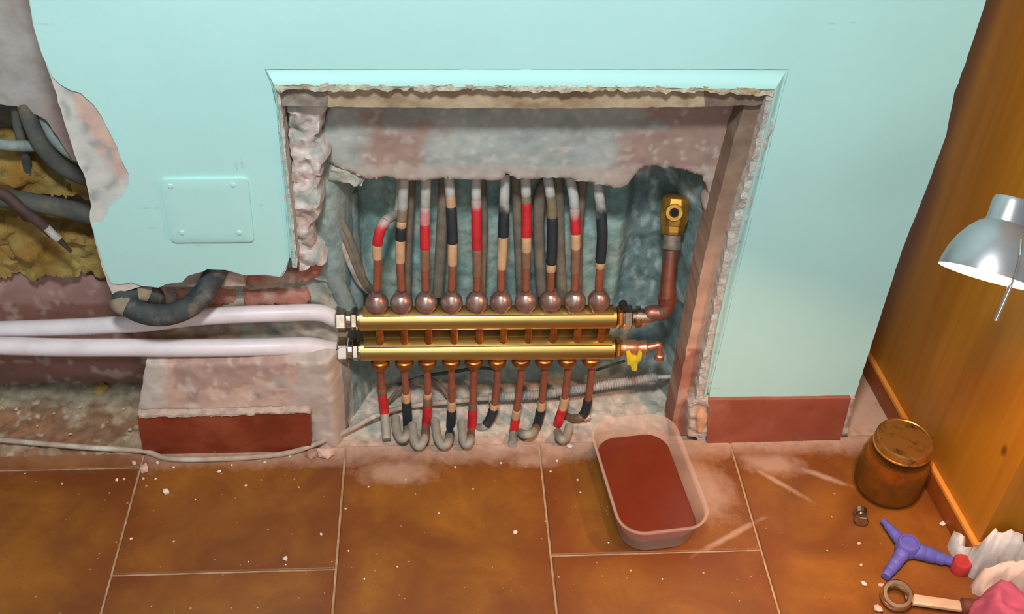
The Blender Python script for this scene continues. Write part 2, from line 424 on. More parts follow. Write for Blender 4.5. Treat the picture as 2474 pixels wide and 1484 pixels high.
# ------------------------------------------------------------------ the floor
SEAM = [-0.446, -0.144, 0.154, 0.455]
XS = [SEAM[0]-0.3*k for k in (4, 3, 2, 1)] + SEAM + [SEAM[-1]+0.3*k for k in (1, 2, 3)]
bm = bmesh.new(); add_box(bm, (-1.65, -1.9, -0.03), (1.36, 0.0, -0.0022)); add_box(bm, (0.648, 0.0, -0.03), (1.36, 0.6, -0.0022))
floor = tag(obj('floor', bm, M_GROUT, smooth=False), kind='structure')
offs = {-0.446: -0.2265, -0.746: -0.035, -0.144: -0.345, 0.154: -0.214, 0.455: -0.345, 0.755: -0.2, -1.046: -0.18, -1.346: -0.05, -1.646: -0.2, 1.055: -0.1}
def add_tile(x0, x1, y0, y1):
    g = 0.0016; bm = bmesh.new(); x0 += g; x1 -= g; y0 += g; y1 -= g; b = 0.0014
    ring = [(x0, y0), (x1, y0), (x1, y1), (x0, y1)]; inn = [(x0+b, y0+b), (x1-b, y0+b), (x1-b, y1-b), (x0+b, y1-b)]
    lo = [bm.verts.new((x, y, -0.008)) for x, y in ring]; mi = [bm.verts.new((x, y, -0.0010)) for x, y in ring]; hi = [bm.verts.new((x, y, 0)) for x, y in inn]
    for k in range(4):
        j = (k+1) % 4
        bm.faces.new((lo[k], lo[j], mi[j], mi[k])); bm.faces.new((mi[k], mi[j], hi[j], hi[k]))
    bm.faces.new(hi); bm.faces.new(list(reversed(lo)))
    obj('tile', bm, M_TILE, floor, smooth=False)
for i in range(len(XS)-1):
    x0, x1 = XS[i], XS[i+1]; s = offs[min(offs, key=lambda k: abs(k-x0))]
    st = 0.345 if s == -0.345 else 0.304
    y = s+st
    top = 0.0 if x0 < 0.4 else 0.6
    while y < top: y += st
    while y > -1.6:
        a, b = y-st, min(y, top)
        if x0 > 0.4 and x0 < 0.5 and a < 0 < b:
            add_tile(x0, x1, a, 0.0) if b < 0.02 else (add_tile(x0, x1, a, -0.0005))
            add_tile(0.652, x1, 0.0, b)
        elif x0 > 0.4 and x0 < 0.5 and a >= 0: add_tile(0.652, x1, a, b)
        elif b-a > 0.012: add_tile(x0, x1, a, b)
        y -= st

# ------------------------------------------------------------------ the wall with its broken plaster
wall = tag(bpy.data.objects.new('wall_back', None), kind='structure'); COL.objects.link(wall); wall.location = (0, 0.02, 0)
L_OUT = [(640, 165), (655, 200), (668, 260), (683, 420), (695, 560), (700, 622)]            # outer foot of the raised border, left
L_IN = [(664, 206), (668, 225), (675, 280), (692, 440), (707, 560), (714, 640)]
R_OUT = [(1905, 165), (1880, 262), (1840, 430), (1797, 600), (1755, 775), (1713, 948)]
R_IN = [(1872, 216), (1858, 280), (1818, 440), (1776, 602), (1735, 780), (1701, 962)]
zt = 2.0
def top_of(px, py): q = P(px, py, 0); return (q.x, zt)
right_edge = [(2380, 0), (2357, 72), (2330, 152), (2304, 222), (2284, 325), (2240, 445), (2178, 602), (2122, 775), (2064, 955)]
base_left = [(70, 0), (80, 60), (101, 130), (130, 208), (141, 248), (160, 310), (184, 385), (207, 432), (221, 500), (216, 524), (232, 590), (250, 655), (271, 712)]
paint_left = [(72, 0), (82, 60), (104, 130), (127, 183), (148, 203), (170, 214), (196, 222), (226, 250), (246, 276), (266, 316), (286, 356), (293, 380), (300, 394), (314, 420),
              (312, 442), (296, 472), (266, 496), (252, 534), (222, 541), (236, 588), (256, 652), (270, 682), (290, 684), (318, 680)]
base_bot = [(292, 706), (322, 697), (345, 691), (384, 695), (402, 686), (440, 681), (455, 666), (490, 656), (502, 650), (545, 652), (562, 657), (592, 666), (640, 665), (680, 671), (692, 652)]
paint_bot = [(345, 688), (384, 692), (402, 684), (440, 678), (455, 664), (490, 653), (502, 648), (545, 649), (562, 654), (592, 663), (640, 661), (676, 666), (688, 650)]
def wall_outline(left, bot):
    lq = xz(left)
    pts = [(lq[0][0], zt)] + lq + xz(bot) + xz(list(reversed(L_OUT))) + xz(R_OUT) + xz([(1713, 966), (2062, 962)]) + [(x, z) for x, z in xz(list(reversed(right_edge)))]
    return pts + [top_of(*right_edge[0])]
pink_zone = [(165, 218), (200, 226), (228, 254), (268, 320), (295, 385), (312, 425), (300, 440), (262, 400), (225, 350), (196, 300), (172, 250)]
def base_col(v):
    a, b = proj((v.x, 0, v.z))
    n = nz(v.x, 0, v.z, 40); c = mixc(S(196, 196, 186), S(180, 182, 178), 0.5+n)
    if inpoly(a+6*n, b+6*n, pink_zone): c = mixc(S(196, 170, 152), S(186, 158, 146), 0.5+n)
    g = nz(v.x, 3, v.z, 55); 
    if g > 0.34 and a < 300: c = mixc(c, S(140, 146, 144), 0.8)
    if b > 640: c = mixc(S(206, 202, 190), S(190, 180, 170), 0.5+n)
    return c
slab('plaster_coat', wall_outline(base_left, base_bot), 0.0, 0.022, M_PLASTER, wall, 0.009, 0.0012, lambda x, z: 0.0006*nz(x, 0, z, 60), base_col, 2)
slab('paint_coat', wall_outline(paint_left, paint_bot), -0.0022, 0.0021, M_PAINT, wall, 0.012, 0.0010,
     lambda x, z: 0.0012*nz(x, 1, z, 4, 3), None, 5)

def strip(name, A, B, ya, yb, mat, thick=0.012, sub=10, jit=0.0, mid=None, col=None):
    """ruled band between two traced borders; mid=(fraction, y) puts a ridge between them"""
    def samp(L, y):
        q = [Vector((x, 0, z)) for x, z in xz(L, y)]; return smooth_path(q, sub)
    a, b = samp(A, ya), samp(B, yb); n = min(len(a), len(b)); bm = bmesh.new(); rows = []
    for i in range(n):
        p, q = a[round(i*(len(a)-1)/(n-1))], b[round(i*(len(b)-1)/(n-1))]
        j = Vector((noise.noise(q*120), 0, noise.noise(q*120+Vector((9, 9, 9)))))*jit
        row = [Vector((p.x, ya, p.z))]
        for (t, y) in (mid or []): m_ = p.lerp(q, t); row.append(Vector((m_.x, y, m_.z)))
        q = q+j; row += [Vector((q.x, yb, q.z)), Vector((q.x, yb+thick, q.z)), Vector((p.x, ya+thick, p.z))]
        rows.append([bm.verts.new(v) for v in row])
    for i in range(n-1):
        for k in range(len(rows[0])): 
            k2 = (k+1) % len(rows[0]); bm.faces.new((rows[i][k], rows[i][k2], rows[i+1][k2], rows[i+1][k]))
    bm.faces.new(rows[0]); bm.faces.new(list(reversed(rows[-1])))
    return obj(name, bm, mat, wall, True, 50)
T_OUT = [L_OUT[0], (900, 158), (1250, 155), (1600, 157), R_OUT[0]]
T_IN = [L_IN[0], (900, 208), (1250, 209), (1600, 212), R_IN[0]]
PROUD = [(0.14, -0.0005), (0.3, -0.0016), (0.5, -0.0038), (0.68, -0.0058), (0.85, -0.0072)]
strip('raised_border', L_OUT, L_IN, -0.0005, -0.0078, M_PAINT, 0.02, 10, 0.001, PROUD)
strip('raised_border', T_OUT, T_IN, -0.0005, -0.0078, M_PAINT, 0.02, 10, 0.0016, PROUD)
strip('raised_border', R_OUT, R_IN, -0.0005, -0.0078, M_PAINT, 0.02, 10, 0.001, PROUD)

# crumbling plaster lip inside the border
def lump(a, s): return lambda x, z: a*nz(x, 2, z, s)
slab('plaster_crust', xz([(664, 203), (800, 202), (950, 205), (1100, 203), (1250, 206), (1400, 205), (1550, 208), (1700, 209), (1874, 214), (1866, 232), (1700, 222), (1560, 221), (1420, 218), (1290, 222), (1150, 216), (1020, 222), (900, 214), (780, 222), (700, 216), (672, 226)], -0.007),
     -0.0075, 0.024, M_CRUST, wall, 0.004, 0.003, lump(0.004, 90), None, 11)
slab('plaster_crust', xz([(1874, 214), (1866, 300), (1826, 440), (1782, 602), (1742, 780), (1706, 962), (1680, 966), (1690, 900), (1716, 780), (1752, 610), (1762, 560), (1800, 440), (1812, 400), (1838, 300), (1850, 232)], -0.004),
     -0.005, 0.03, M_CRUSTW, wall, 0.0045, 0.0022, lump(0.004, 90), None, 13)
slab('plaster_crust', xz([(664, 206), (676, 222), (684, 280), (698, 440), (712, 560), (719, 645), (706, 645), (700, 560), (688, 440), (672, 280)], -0.004),
     -0.005, 0.03, M_CRUSTW, wall, 0.0045, 0.0016, lump(0.003, 90), None, 17)

# battens lining the opening
def batten(poly, y, th, mat, seed): return slab('batten', xz(poly, y), y, th, mat, wall, 0.006, 0.0012, lump(0.0012, 50), None, seed)
batten([(676, 214), (792, 214), (792, 258), (676, 256)], 0.003, 0.03, rough_mat('grey_batten', S(128, 116, 104), S(150, 142, 130), 60, 0.9, 0.6, 0.003, c3=S(100, 90, 80)), 3)
batten([(786, 212), (1300, 216), (1700, 218), (1706, 258), (1300, 262), (786, 259)], 0.004, 0.032, M_WOODB, 4)
batten([(1700, 216), (1862, 222), (1850, 252), (1704, 258)], 0.003, 0.03, rough_mat('brown_batten', S(136, 116, 102), S(112, 94, 82), 50, 0.9, 0.5, 0.003), 6)
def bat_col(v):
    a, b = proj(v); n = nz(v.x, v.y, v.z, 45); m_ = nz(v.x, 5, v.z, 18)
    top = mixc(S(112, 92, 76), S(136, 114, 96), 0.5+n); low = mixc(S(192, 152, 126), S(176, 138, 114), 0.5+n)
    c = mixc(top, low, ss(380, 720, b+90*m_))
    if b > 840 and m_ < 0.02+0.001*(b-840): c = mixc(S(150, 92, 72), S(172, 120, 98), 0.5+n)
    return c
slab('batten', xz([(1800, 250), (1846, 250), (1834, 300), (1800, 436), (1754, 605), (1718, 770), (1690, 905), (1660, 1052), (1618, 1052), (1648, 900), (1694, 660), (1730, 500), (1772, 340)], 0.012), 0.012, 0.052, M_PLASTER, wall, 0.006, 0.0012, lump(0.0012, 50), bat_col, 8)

# upper coat of grey render inside the opening, with its broken lower edge
coat_edge = [(1700, 430), (1660, 414), (1610, 408), (1582, 404), (1560, 408), (1535, 424), (1518, 445), (1500, 456), (1440, 446), (1390, 440), (1340, 432), (1295, 436), (1270, 438), (1240, 428), (1224, 420), (1214, 436), (1150, 438), (1080, 434), (1010, 440), (960, 434), (930, 428), (890, 438), (850, 420), (800, 400)]
def coat_col(v):
    a, b = proj(v); n = nz(v.x, 0, v.z, 22); m_ = nz(v.x, 4, v.z, 75)
    c = mixc(S(164, 168, 160), S(148, 156, 152), 0.5+n)
    pink = max(ss(850, 900, a+40*n)*(1-ss(1000, 1060, a+60*n))*ss(245, 285, b), ss(1460, 1560, a+0.5*(b-350)+70*n))
    c = mixc(c, S(152, 120, 108), 0.85*pink)
    c = mixc(c, S(196, 188, 178), 0.5*ss(0.3, 0.5, m_))
    if nz(v.x, 9, v.z, 9) > 0.3 and b < 320: c = mixc(c, S(138, 148, 144), 0.6)
    if b > 400: c = mixc(c, S(178, 162, 150), 0.6)
    return c
slab('render_coat', xz([(800, 250), (1250, 250), (1840, 240), (1810, 330), (1770, 470), (1730, 640), (1712, 640), (1718, 560), (1700, 500), (1712, 470)] + coat_edge + [(780, 380), (770, 330)], 0.05),
     0.05, 0.024, M_PLASTER, wall, 0.005, 0.0022, lambda x, z: 0.0035*nz(x, 0, z, 14)+0.0012*nz(x, 3, z, 70), coat_col, 21, edge=0.003)

# lumps of white plaster down the left jamb
def lump_col(v):
    n = nz(v.x, 2, v.z, 28); m_ = nz(v.x, 6, v.z, 50)
    c = mixc(S(212, 196, 190), S(186, 178, 170), 0.5+n)
    if m_ > 0.16: c = mixc(c, S(150, 162, 154), 0.75)
    if n < -0.3: c = mixc(c, S(158, 132, 122), 0.7)
    return c
slab('plaster_lump', xz([(690, 248), (800, 248), (778, 300), (772, 335), (796, 380), (776, 430), (782, 480), (776, 524), (752, 548), (762, 600), (790, 640), (720, 664), (712, 560), (700, 440)], 0.022), 0.022, 0.05, M_RUBBLE, wall, 0.005, 0.003,
     lambda x, z: 0.012*nz(x, 1, z, 24)+0.004*nz(x, 3, z, 80), lump_col, 23, edge=0.012)
slab('plaster_lump', xz([(786, 398), (846, 412), (884, 440), (872, 452), (830, 448), (790, 446)], 0.052), 0.052, 0.03, M_RUBBLE, wall, 0.005, 0.002,
     lambda x, z: 0.008*nz(x, 1, z, 40), lambda v: mixc(S(150, 160, 146), S(176, 172, 160), 0.5+nz(v.x, 0, v.z, 60)), 24, edge=0.006)

# deep back of the opening (hollowed out mortar)
xl_t, xl_b, xr_t, xr_b = P(800, 460, .06).x, P(838, 1000, .05).x, P(1712, 470, .06).x, P(1640, 1000, .06).x
z_lo, z_hi = -0.01, 0.50
def edge_x(z):
    t = (z-0.02)/0.42; return xl_b+(xl_t-xl_b)*t, xr_b+(xr_t-xr_b)*t
chx = [P(q, 560, .12).x for q in (1500, 1540, 1700)]
def deep(x, z):
    a, b = edge_x(z); n = nz(x, 0, z, 12)
    d = 0.132
    d -= 0.078*(1-ss(a-0.005, a+0.05+0.01*n, x)) + 0.095*ss(b-0.035+0.01*n, b+0.012, x)
    d += 0.030*ss(chx[0]+0.004*n, chx[1], x)*(1-ss(b-0.05, b-0.01, x))*ss(0.10, 0.2, z)      # trowelled channel on the right
    d += 0.022*ss(a+0.012, a+0.03, x)*(1-ss(a+0.06, a+0.075, x))*ss(0.2, 0.28, z)             # and the chase on the left
    return d+0.006*n+0.0035*nz(x, 4, z, 40)
def deep_col(v):
    n = nz(v.x, 0, v.z, 16); m_ = nz(v.x, 5, v.z, 9); s = nz(v.x*3.0, 2, v.z*0.8, 30)
    a, b = edge_x(v.z)
    c = mixc(S(134, 168, 163), S(158, 174, 164), 0.5+1.2*n)
    if m_ > 0.15: c = mixc(c, S(114, 148, 147), min(1, (m_-0.15)*4))
    r = ss(chx[0], chx[1], v.x)
    c = mixc(c, mixc(S(100, 122, 122), S(166, 180, 177), ss(0.05, 0.5, s)), 0.85*r)
    c = mixc(c, S(128, 142, 140), 0.6*(1-ss(a+0.01, a+0.06, v.x)))
    if v.z < 0.1: c = mixc(c, S(168, 170, 160), 0.6*(1-v.z/0.1))
    return c
ax = P(690, 600, .06).x
slab('hollow_back', [(xl_b-0.012, z_lo), (xr_b+0.06, z_lo), (xr_t+0.03, z_hi), (ax, z_hi), (ax, P(720, 650, .05).z), (xl_t-0.004, P(740, 690, .05).z)], 0.0, 0.2, M_RUBBLE, wall, 0.0048, 0.0, deep, deep_col, 31)
# its mortar bed
def bed_z(x, y): return -0.006+0.010*ss(0.03, 0.14, y)+0.005*nz(x, y, 0, 26)+0.003*nz(x, y, 2, 90)
def bed_col(v):
    n = nz(v.x, v.y, 0, 34); c = mixc(S(166, 166, 154), S(190, 178, 164), 0.5+n)
    if nz(v.x, v.y, 4, 60) > 0.3: c = mixc(c, S(208, 192, 176), 0.7)
    if v.y < 0.02: c = mixc(c, S(186, 150, 130), 0.7)
    return c
bx0, bx1 = P(700, 1090, 0).x, P(1690, 1050, 0).x
ground('mortar_bed', [(bx0, -0.012), (-0.05, -0.006), (0.1, -0.01), (bx1, -0.004), (bx1, 0.16), (bx0, 0.16)], bed_z, M_RUBBLE, wall, 0.005, 0.003, bed_col, 33)

# masonry below the paint: mortar core, bricks, lower plaster
def core_col(v):
    n = nz(v.x, 0, v.z, 30); m_ = nz(v.x, 3, v.z, 12)
    c = mixc(S(150, 144, 130), S(168, 160, 148), 0.5+n)
    if m_ > 0.1: c = mixc(c, S(150, 126, 114), 0.7)
    if nz(v.x, 8, v.z, 20) > 0.25: c = mixc(c, S(134, 152, 142), 0.7)
    return c
slab('mortar_core', xz([(268, 640), (740, 600), (800, 640), (838, 740), (842, 1092), (346, 1092), (350, 860), (300, 760)], 0.055), 0.055, 0.05, M_RUBBLE, wall, 0.006, 0.002,
     lambda x, z: 0.006*nz(x, 0, z, 22)+0.003*nz(x, 5, z, 70), core_col, 41)
for k, (poly, y) in enumerate([([(588, 668), (640, 668), (700, 660), (742, 642), (778, 650), (770, 674), (700, 688), (640, 692), (592, 690)], .043),
                  ([(586, 708), (660, 708), (742, 708), (750, 726), (740, 742), (590, 742)], .044),
                  ([(420, 704), (500, 700), (570, 706), (572, 740), (420, 744)], .05), ([(348, 786), (420, 790), (420, 806), (350, 806)], .047)]):
    slab('brick', xz(poly, y), y, 0.03, M_BRICK, wall, 0.006, 0.0022, lump(0.003, 60), None, 50+k, edge=0.003)
def low_col(v):
    a, b = proj(v); n = nz(v.x, 0, v.z, 26); m_ = nz(v.x, 5, v.z, 60)
    c = mixc(S(196, 166, 150), S(184, 154, 140), 0.5+n)
    if a < 400+20*n: c = mixc(c, S(186, 178, 168), 0.8)
    if b < 945+40*n and 420 < a < 690: c = mixc(c, S(158, 130, 120), 0.7)
    if a > 690+60*n: c = mixc(c, S(170, 164, 154), 0.7)
    c = mixc(c, S(206, 196, 184), 0.5*ss(.3, .5, m_))
    return c
slab('lower_plaster', xz([(352, 880), (600, 878), (836, 876), (842, 960), (838, 1088), (752, 1088), (750, 1000), (600, 1003), (332, 1008), (340, 950)], 0.002), 0.002, 0.03, M_PLASTER, wall, 0.0055, 0.0018,
     lambda x, z: 0.003*nz(x, 0, z, 16)+0.0006*nz(x, 6, z, 70)+0.05*ss(P(800, 1000, 0).x, P(842, 1000, 0).x, x), low_col, 61, edge=0.002)
slab('lower_plaster', xz([(1664, 985), (1690, 960), (1716, 964), (1722, 1004), (1712, 1058), (1662, 1056)], -0.006), -0.007, 0.03, M_DUSTY, wall, 0.004, 0.002, lump(0.005, 60), None, 63, edge=0.003)
slab('brick', xz([(1682, 1000), (1694, 986), (1704, 994), (1708, 1020), (1698, 1046), (1684, 1044)], -0.009), -0.0105, 0.02, rough_mat('tan_brick', S(210, 160, 122), S(196, 146, 110), 60, 0.9, 0.5, 0.003), wall, 0.004, 0.0015, lump(0.002, 60), None, 64, edge=0.002)

# plinth tiles
def skirting(name, poly, y, seed):
    o = slab(name, xz(poly, y), y, 0.011, M_SKIRTL if seed == 71 else M_SKIRT, None, 0.012, 0.0006, None, None, seed, edge=0.0006); return tag(o, kind='structure')
skirting('baseboard_left', [(331, 1008), (500, 1005), (742, 996), (750, 1010), (751, 1092), (600, 1096), (347, 1102)], -0.010, 71)
skirting('baseboard_right', [(1712, 968), (1900, 966), (2056, 964), (2031, 1062), (1800, 1070), (1708, 1074)], -0.010, 72)
slab('grout_strip', xz([(2056, 962), (2066, 964), (2058, 1000), (2046, 1052), (2034, 1052), (2048, 1000)], -0.010), -0.0105, 0.02, M_DUSTY, wall, 0.004, 0.0015, lump(0.002, 80), None, 73, edge=0.002)
# ridge of mortar left along the plinth tops and the wall foot
slab('mortar_ridge', xz([(332, 1003), (500, 1001), (745, 993), (748, 998), (500, 1006), (334, 1009)], -0.011), -0.0118, 0.012, M_DUSTY, wall, 0.003, 0.002, lump(0.002, 90), None, 74)
# the masonry behind the plaster
wx = min(P(a, b, 0).x for a, b in right_edge)-0.006
for lo, hi in (((P(1725, 900, 0).x, 0.0223, -0.01), (wx, 0.30, 2.0)), ((-0.26, 0.075, 0.70), (0.42, 0.30, 2.0)), ((-0.40, 0.0223, 0.30), (-0.262, 0.30, 2.0))):
    bm = bmesh.new(); add_box(bm, lo, hi); obj('masonry_core', bm, M_DUSTY, wall, False)
# ------------------------------------------------------------------ recess on the left
recess = tag(bpy.data.objects.new('wall_left', None), kind='structure'); COL.objects.link(recess); recess.location = (-0.6, 0.15, 0)
def rec_col(v):
    n = nz(v.x, 0, v.z, 14); m_ = nz(v.x, 5, v.z, 40)
    c = mixc(S(168, 166, 162), S(150, 144, 138), 0.5+n)
    if m_ > 0.3: c = mixc(c, S(140, 130, 124), 0.5)
    a, b = proj(v); c = mixc(c, S(140, 116, 108), ss(60, 150, a)*ss(200, 260, b)*0.8)
    return c
slab('render_coat', [(-1.2, 1.6)] + xz([(-400, 235), (0, 252), (40, 258), (70, 270), (110, 290), (140, 330), (175, 385), (200, 400), (330, 420)], 0.10) + [(-0.3, 1.6)], 0.10, 0.05, M_PLASTER, recess, 0.008, 0.002,
     lambda x, z: 0.003*nz(x, 0, z, 10), rec_col, 81)
slab('cavity_back', [(-1.2, -0.03), (-0.30, -0.03), (-0.30, 0.75), (-1.2, 0.75)], 0.17, 0.05, M_RUBBLE, recess, 0.009, 0.0, lambda x, z: 0.012*nz(x, 0, z, 14),
     lambda v: mixc(S(108, 92, 70), S(84, 82, 76), 0.5+nz(v.x, 0, v.z, 25)), 83)
def pk_col(v):
    n = nz(v.x, 0, v.z, 18); a, b = proj(v); c = mixc(S(162, 128, 118), S(148, 116, 108), 0.5+n)
    if b > 735+20*n: c = mixc(c, S(124, 84, 72), 0.8)
    if nz(v.x, 7, v.z, 40) > 0.36: c = mixc(c, S(176, 156, 146), 0.6)
    return c
slab('render_coat', xz([(-500, 672), (0, 668), (30, 660), (90, 660), (150, 652), (200, 656), (225, 672), (262, 690), (400, 700)], 0.13) + [(-0.30, 0.0), (-1.2, 0.0)], 0.13, 0.05, M_PLASTER, recess, 0.007, 0.002,
     lambda x, z: 0.003*nz(x, 0, z, 14), pk_col, 84)
def rub_z(x, y): return 0.002+0.012*ss(0.02, 0.14, y)+0.008*abs(nz(x, y, 0, 20))+0.004*nz(x, y, 3, 70)
def rub_col(v):
    n = nz(v.x, v.y, 0, 22); c = mixc(S(150, 122, 94), S(166, 146, 122), 0.5+n)
    if nz(v.x, v.y, 5, 12) > 0.05: c = mixc(c, S(128, 86, 56), 0.75)
    c = mixc(c, S(118, 122, 104), 0.7*ss(0.06, 0.12, v.y))
    if nz(v.x, v.y, 8, 70) > 0.62: c = mixc(c, S(196, 182, 166), 0.8)
    return c
ground('rubble_bed', [(-1.2, -0.006), (P(345, 1090, 0).x, -0.008), (P(352, 1000, 0).x, 0.04), (-0.42, 0.14), (-1.2, 0.14)], rub_z, M_RUBBLE, recess, 0.005, 0.003, rub_col, 85)
# expanding foam
def foam(poly, y0, bulge, seed):
    cx = sum(p[0] for p in poly)/len(poly); cz = sum(p[1] for p in poly)/len(poly)
    return slab('foam_lump', poly, y0, 0.06, M_FOAM, recess, 0.0055, 0.006,
                lambda x, z: -bulge*(0.4+0.9*abs(nz(x, seed, z, 13)))-0.006*nz(x, seed+3, z, 50), None, seed, edge=0.03)
foam(xz([(-300, 460), (0, 520), (60, 500), (120, 540), (180, 540), (230, 560), (262, 600), (280, 660), (250, 668), (210, 652), (150, 652), (90, 664), (40, 660), (0, 676), (-300, 690)], 0.13), 0.135, 0.03, 91)
foam(xz([(-300, 330), (0, 350), (50, 360), (100, 395), (160, 440), (190, 470), (120, 475), (60, 466), (0, 470), (-300, 470)], 0.13), 0.14, 0.03, 92)
foam(xz([(120, 400), (180, 400), (225, 420), (260, 480), (210, 490), (170, 440)], 0.14), 0.145, 0.02, 93)
foam(xz([(70, 290), (110, 300), (150, 352), (140, 372), (110, 350), (80, 330)], 0.13), 0.14, 0.015, 94).data.materials[0] = M_TEAL

# ------------------------------------------------------------------ cabinet on the right
CA, CB = F(2085, 905, 0), F(2290, 1280, 0)
d = (CB-CA); d.z = 0; d.normalize(); nrm = Vector((-d.y, d.x, 0)); nrm = nrm if nrm.x > 0 else -nrm     # d runs towards the camera, nrm points into the cabinet
CE = F(2337, 1362, 0); TE = (CE-CA).dot(d)
cab = thing('pine_cabinet', 'orange varnished pine cabinet with lamplit trim line above its plinth', 'cabinet', CA)
def cab_box(name, t0, t1, n0, n1, z0, z1, mat, bev=0.0015):
    bm = bmesh.new(); M = Matrix.Translation(CA) @ Matrix(((d.x, nrm.x, 0, 0), (d.y, nrm.y, 0, 0), (0, 0, 1, 0), (0, 0, 0, 1)))
    add_box(bm, (t0, n0, z0), (t1, n1, z1), bev, M); return obj(name, bm, mat, cab)
HT = PX(2175, 1005, (CA+d*0.1).x).z
cab_box('side_panel', -0.12, TE-0.004, 0.006, 0.5, HT-0.004, 1.7, M_WOOD)
cab_box('trim_strip', -0.125, TE, -0.001, 0.03, HT-0.004, HT+0.003, M_WOODL, 0.001)
cab_box('plinth', -0.12, TE-0.001, 0.0, 0.5, 0.0, HT-0.004, M_WOODD)

# ------------------------------------------------------------------ coplanar manifold
YM = 0.045
lu, ru = P(868, 771, YM), P(1488, 766, YM)
ll, rl = P(871, 845, YM), P(1484, 841, YM)
RB = 0.0168
man = thing('coplanar_manifold', 'twin bar brass manifold with ten ports above and ten below', 'manifold', (lu+rl)/2-Vector((0, 0, 0.04)))
ux = (ru-lu).normalized()
for a, b in ((lu, ru), (ll, rl)):
    bm = bmesh.new(); L = (b-a).length
    add_lathe(bm, [(RB*0.8, 0), (RB, 0.0012), (RB, L-0.0012), (RB*0.8, L)], a, b-a, 40); obj('bar', bm, M_BRASS, man)
    bm = bmesh.new(); up = Vector((0, -0.35, 0.94)).normalized(); o = a+ux*0.006+up*(RB*0.93)
    for s in (0,):
        vs_ = add_box(bm, (0, -0.006, 0), (L-0.012, 0.010, 0.0042), 0.0006)
        yv = up.cross(ux).normalized()
        M = Matrix(((ux.x, yv.x, up.x, o.x), (ux.y, yv.y, up.y, o.y), (ux.z, yv.z, up.z, o.z), (0, 0, 0, 1)))
        for v in bm.verts: v.co = M @ v.co
    obj('rail', bm, M_BRASS, man)
upx = [911, 970, 1029, 1091, 1152, 1210, 1270, 1330, 1388, 1446]
lox = [917, 976, 1032, 1090, 1145, 1202, 1260, 1316, 1372, 1430]
def on_bar(px, py): q = P(px, py, YM); return q
for px in upx:
    q = P(px, 735, YM); zb = lu.z+RB*0.75; o = Vector((q.x, YM, zb))
    bm = bmesh.new(); add_lathe(bm, [(0.0095, 0), (0.0095, 0.012)], o, (0, 0, 1), 20); 
    add_lathe(bm, [(0.0118, 0.004), (0.0122, 0.009), (0.0156, 0.0115), (0.0164, 0.0165), (0.0156, 0.0220), (0.0130, 0.0275), (0.0098, 0.0315), (0.0078, 0.0330), (0.0072, 0.0375), (0.0055, 0.0375)], o, (0, 0, 1), 24)
    obj('port_nut', bm, M_BELL, man)
for px in lox:
    q = P(px, 850, YM); zb = ll.z-RB*0.7; o = Vector((q.x, YM, zb))
    bm = bmesh.new(); add_lathe(bm, [(0.0118, 0), (0.0118, 0.008), (0.0140, 0.0095), (0.0140, 0.0175), (0.0118, 0.0225), (0.0080, 0.0275), (0.0062, 0.0295), (0.005, 0.0295)], o, (0, 0, -1), 24)
    obj('port_nut', bm, M_OLDBRASS, man)
for px in upx:
    q = P(px, 800, YM)
    bm = bmesh.new(); add_lathe(bm, [(0.0062, 0), (0.0062, lu.z-ll.z)], (q.x+0.004, YM-0.004, ll.z), (0, 0, 1), 16); obj('bridge', bm, M_OLDBRASS, man)
bm = bmesh.new(); add_box(bm, (lu.x+0.004, YM+0.002, ll.z), (ru.x-0.006, YM+0.008, lu.z-0.002)); obj('web', bm, rough_mat('shaded_web_brass', S(92, 68, 28), S(74, 54, 22), 40, 0.6, 0.1, 0.001, metal=0.5), man, False)  # brass coloured darker to carry the shade between the two bars
# left unions
for a, s in ((lu, 0), (ll, 0.0)):
    bm = bmesh.new(); add_lathe(bm, [(0.0135, 0), (0.0135, 0.012)], a, -ux, 24); add_hex(bm, 0.0172, a-ux*0.002, -ux, 0.010); obj('collar', bm, M_NICKEL, man, False)
    bm = bmesh.new(); add_lathe(bm, [(0.0125, 0), (0.0125, 0.008)], a-ux*0.011, -ux, 24)
    add_hex(bm, 0.0195, a-ux*0.0175, -ux, 0.016); obj('union_nut', bm, M_NICKEL, man, False)
# right unions
bm = bmesh.new(); add_hex(bm, 0.0178, ru+ux*0.001, ux, 0.008); add_lathe(bm, [(0.0135, 0.006), (0.0135, 0.014)], ru, ux, 24); obj('collar', bm, M_OLDBRASS, man, False)
bm = bmesh.new(); add_hex(bm, 0.0175, rl+ux*0.001, ux, 0.007); add_lathe(bm, [(0.0125, 0.006), (0.0125, 0.012)], rl, ux, 24); obj('collar', bm, M_OLDBRASS, man, False)

# --- elbow riser on the right of the upper bar
el = thing('riser_pipe', 'copper elbow riser with brass end fitting at right of upper bar', 'pipe', ru)
bm = bmesh.new(); add_hex(bm, 0.0182, ru+ux*0.010, ux, 0.013); obj('union_nut', bm, M_NICKEL, el, False)
bm = bmesh.new(); add_lathe(bm, [(0.0125, 0.022), (0.0125, 0.030), (0.0165, 0.030), (0.0165, 0.036), (0.0125, 0.037), (0.0125, 0.05)], ru, ux, 24); obj('collar', bm, M_NICKEL, el)
bm = bmesh.new(); q = P(1541, 778, YM-0.012); add_lathe(bm, [(0.0055, 0), (0.0055, 0.01), (0.003, 0.013)], q+Vector((0, 0, 0.006)), (0, -0.5, -1), 12); obj('drain_plug', bm, M_OLDBRASS, el)
bm = bmesh.new(); q = P(1510, 738, YM); add_lathe(bm, [(0.006, 0), (0.0062, 0.012), (0.004, 0.014)], q-Vector((0, 0, 0.008)), (-0.3, 0.2, 1), 14); obj('vent_knob', bm, M_DARK, el)
r0 = ru+ux*0.048; bend = [r0, P(1572, 757, YM), P(1592, 756, YM), P(1604, 750, YM), P(1611, 738, YM+.002), P(1612, 722, YM+.005)]
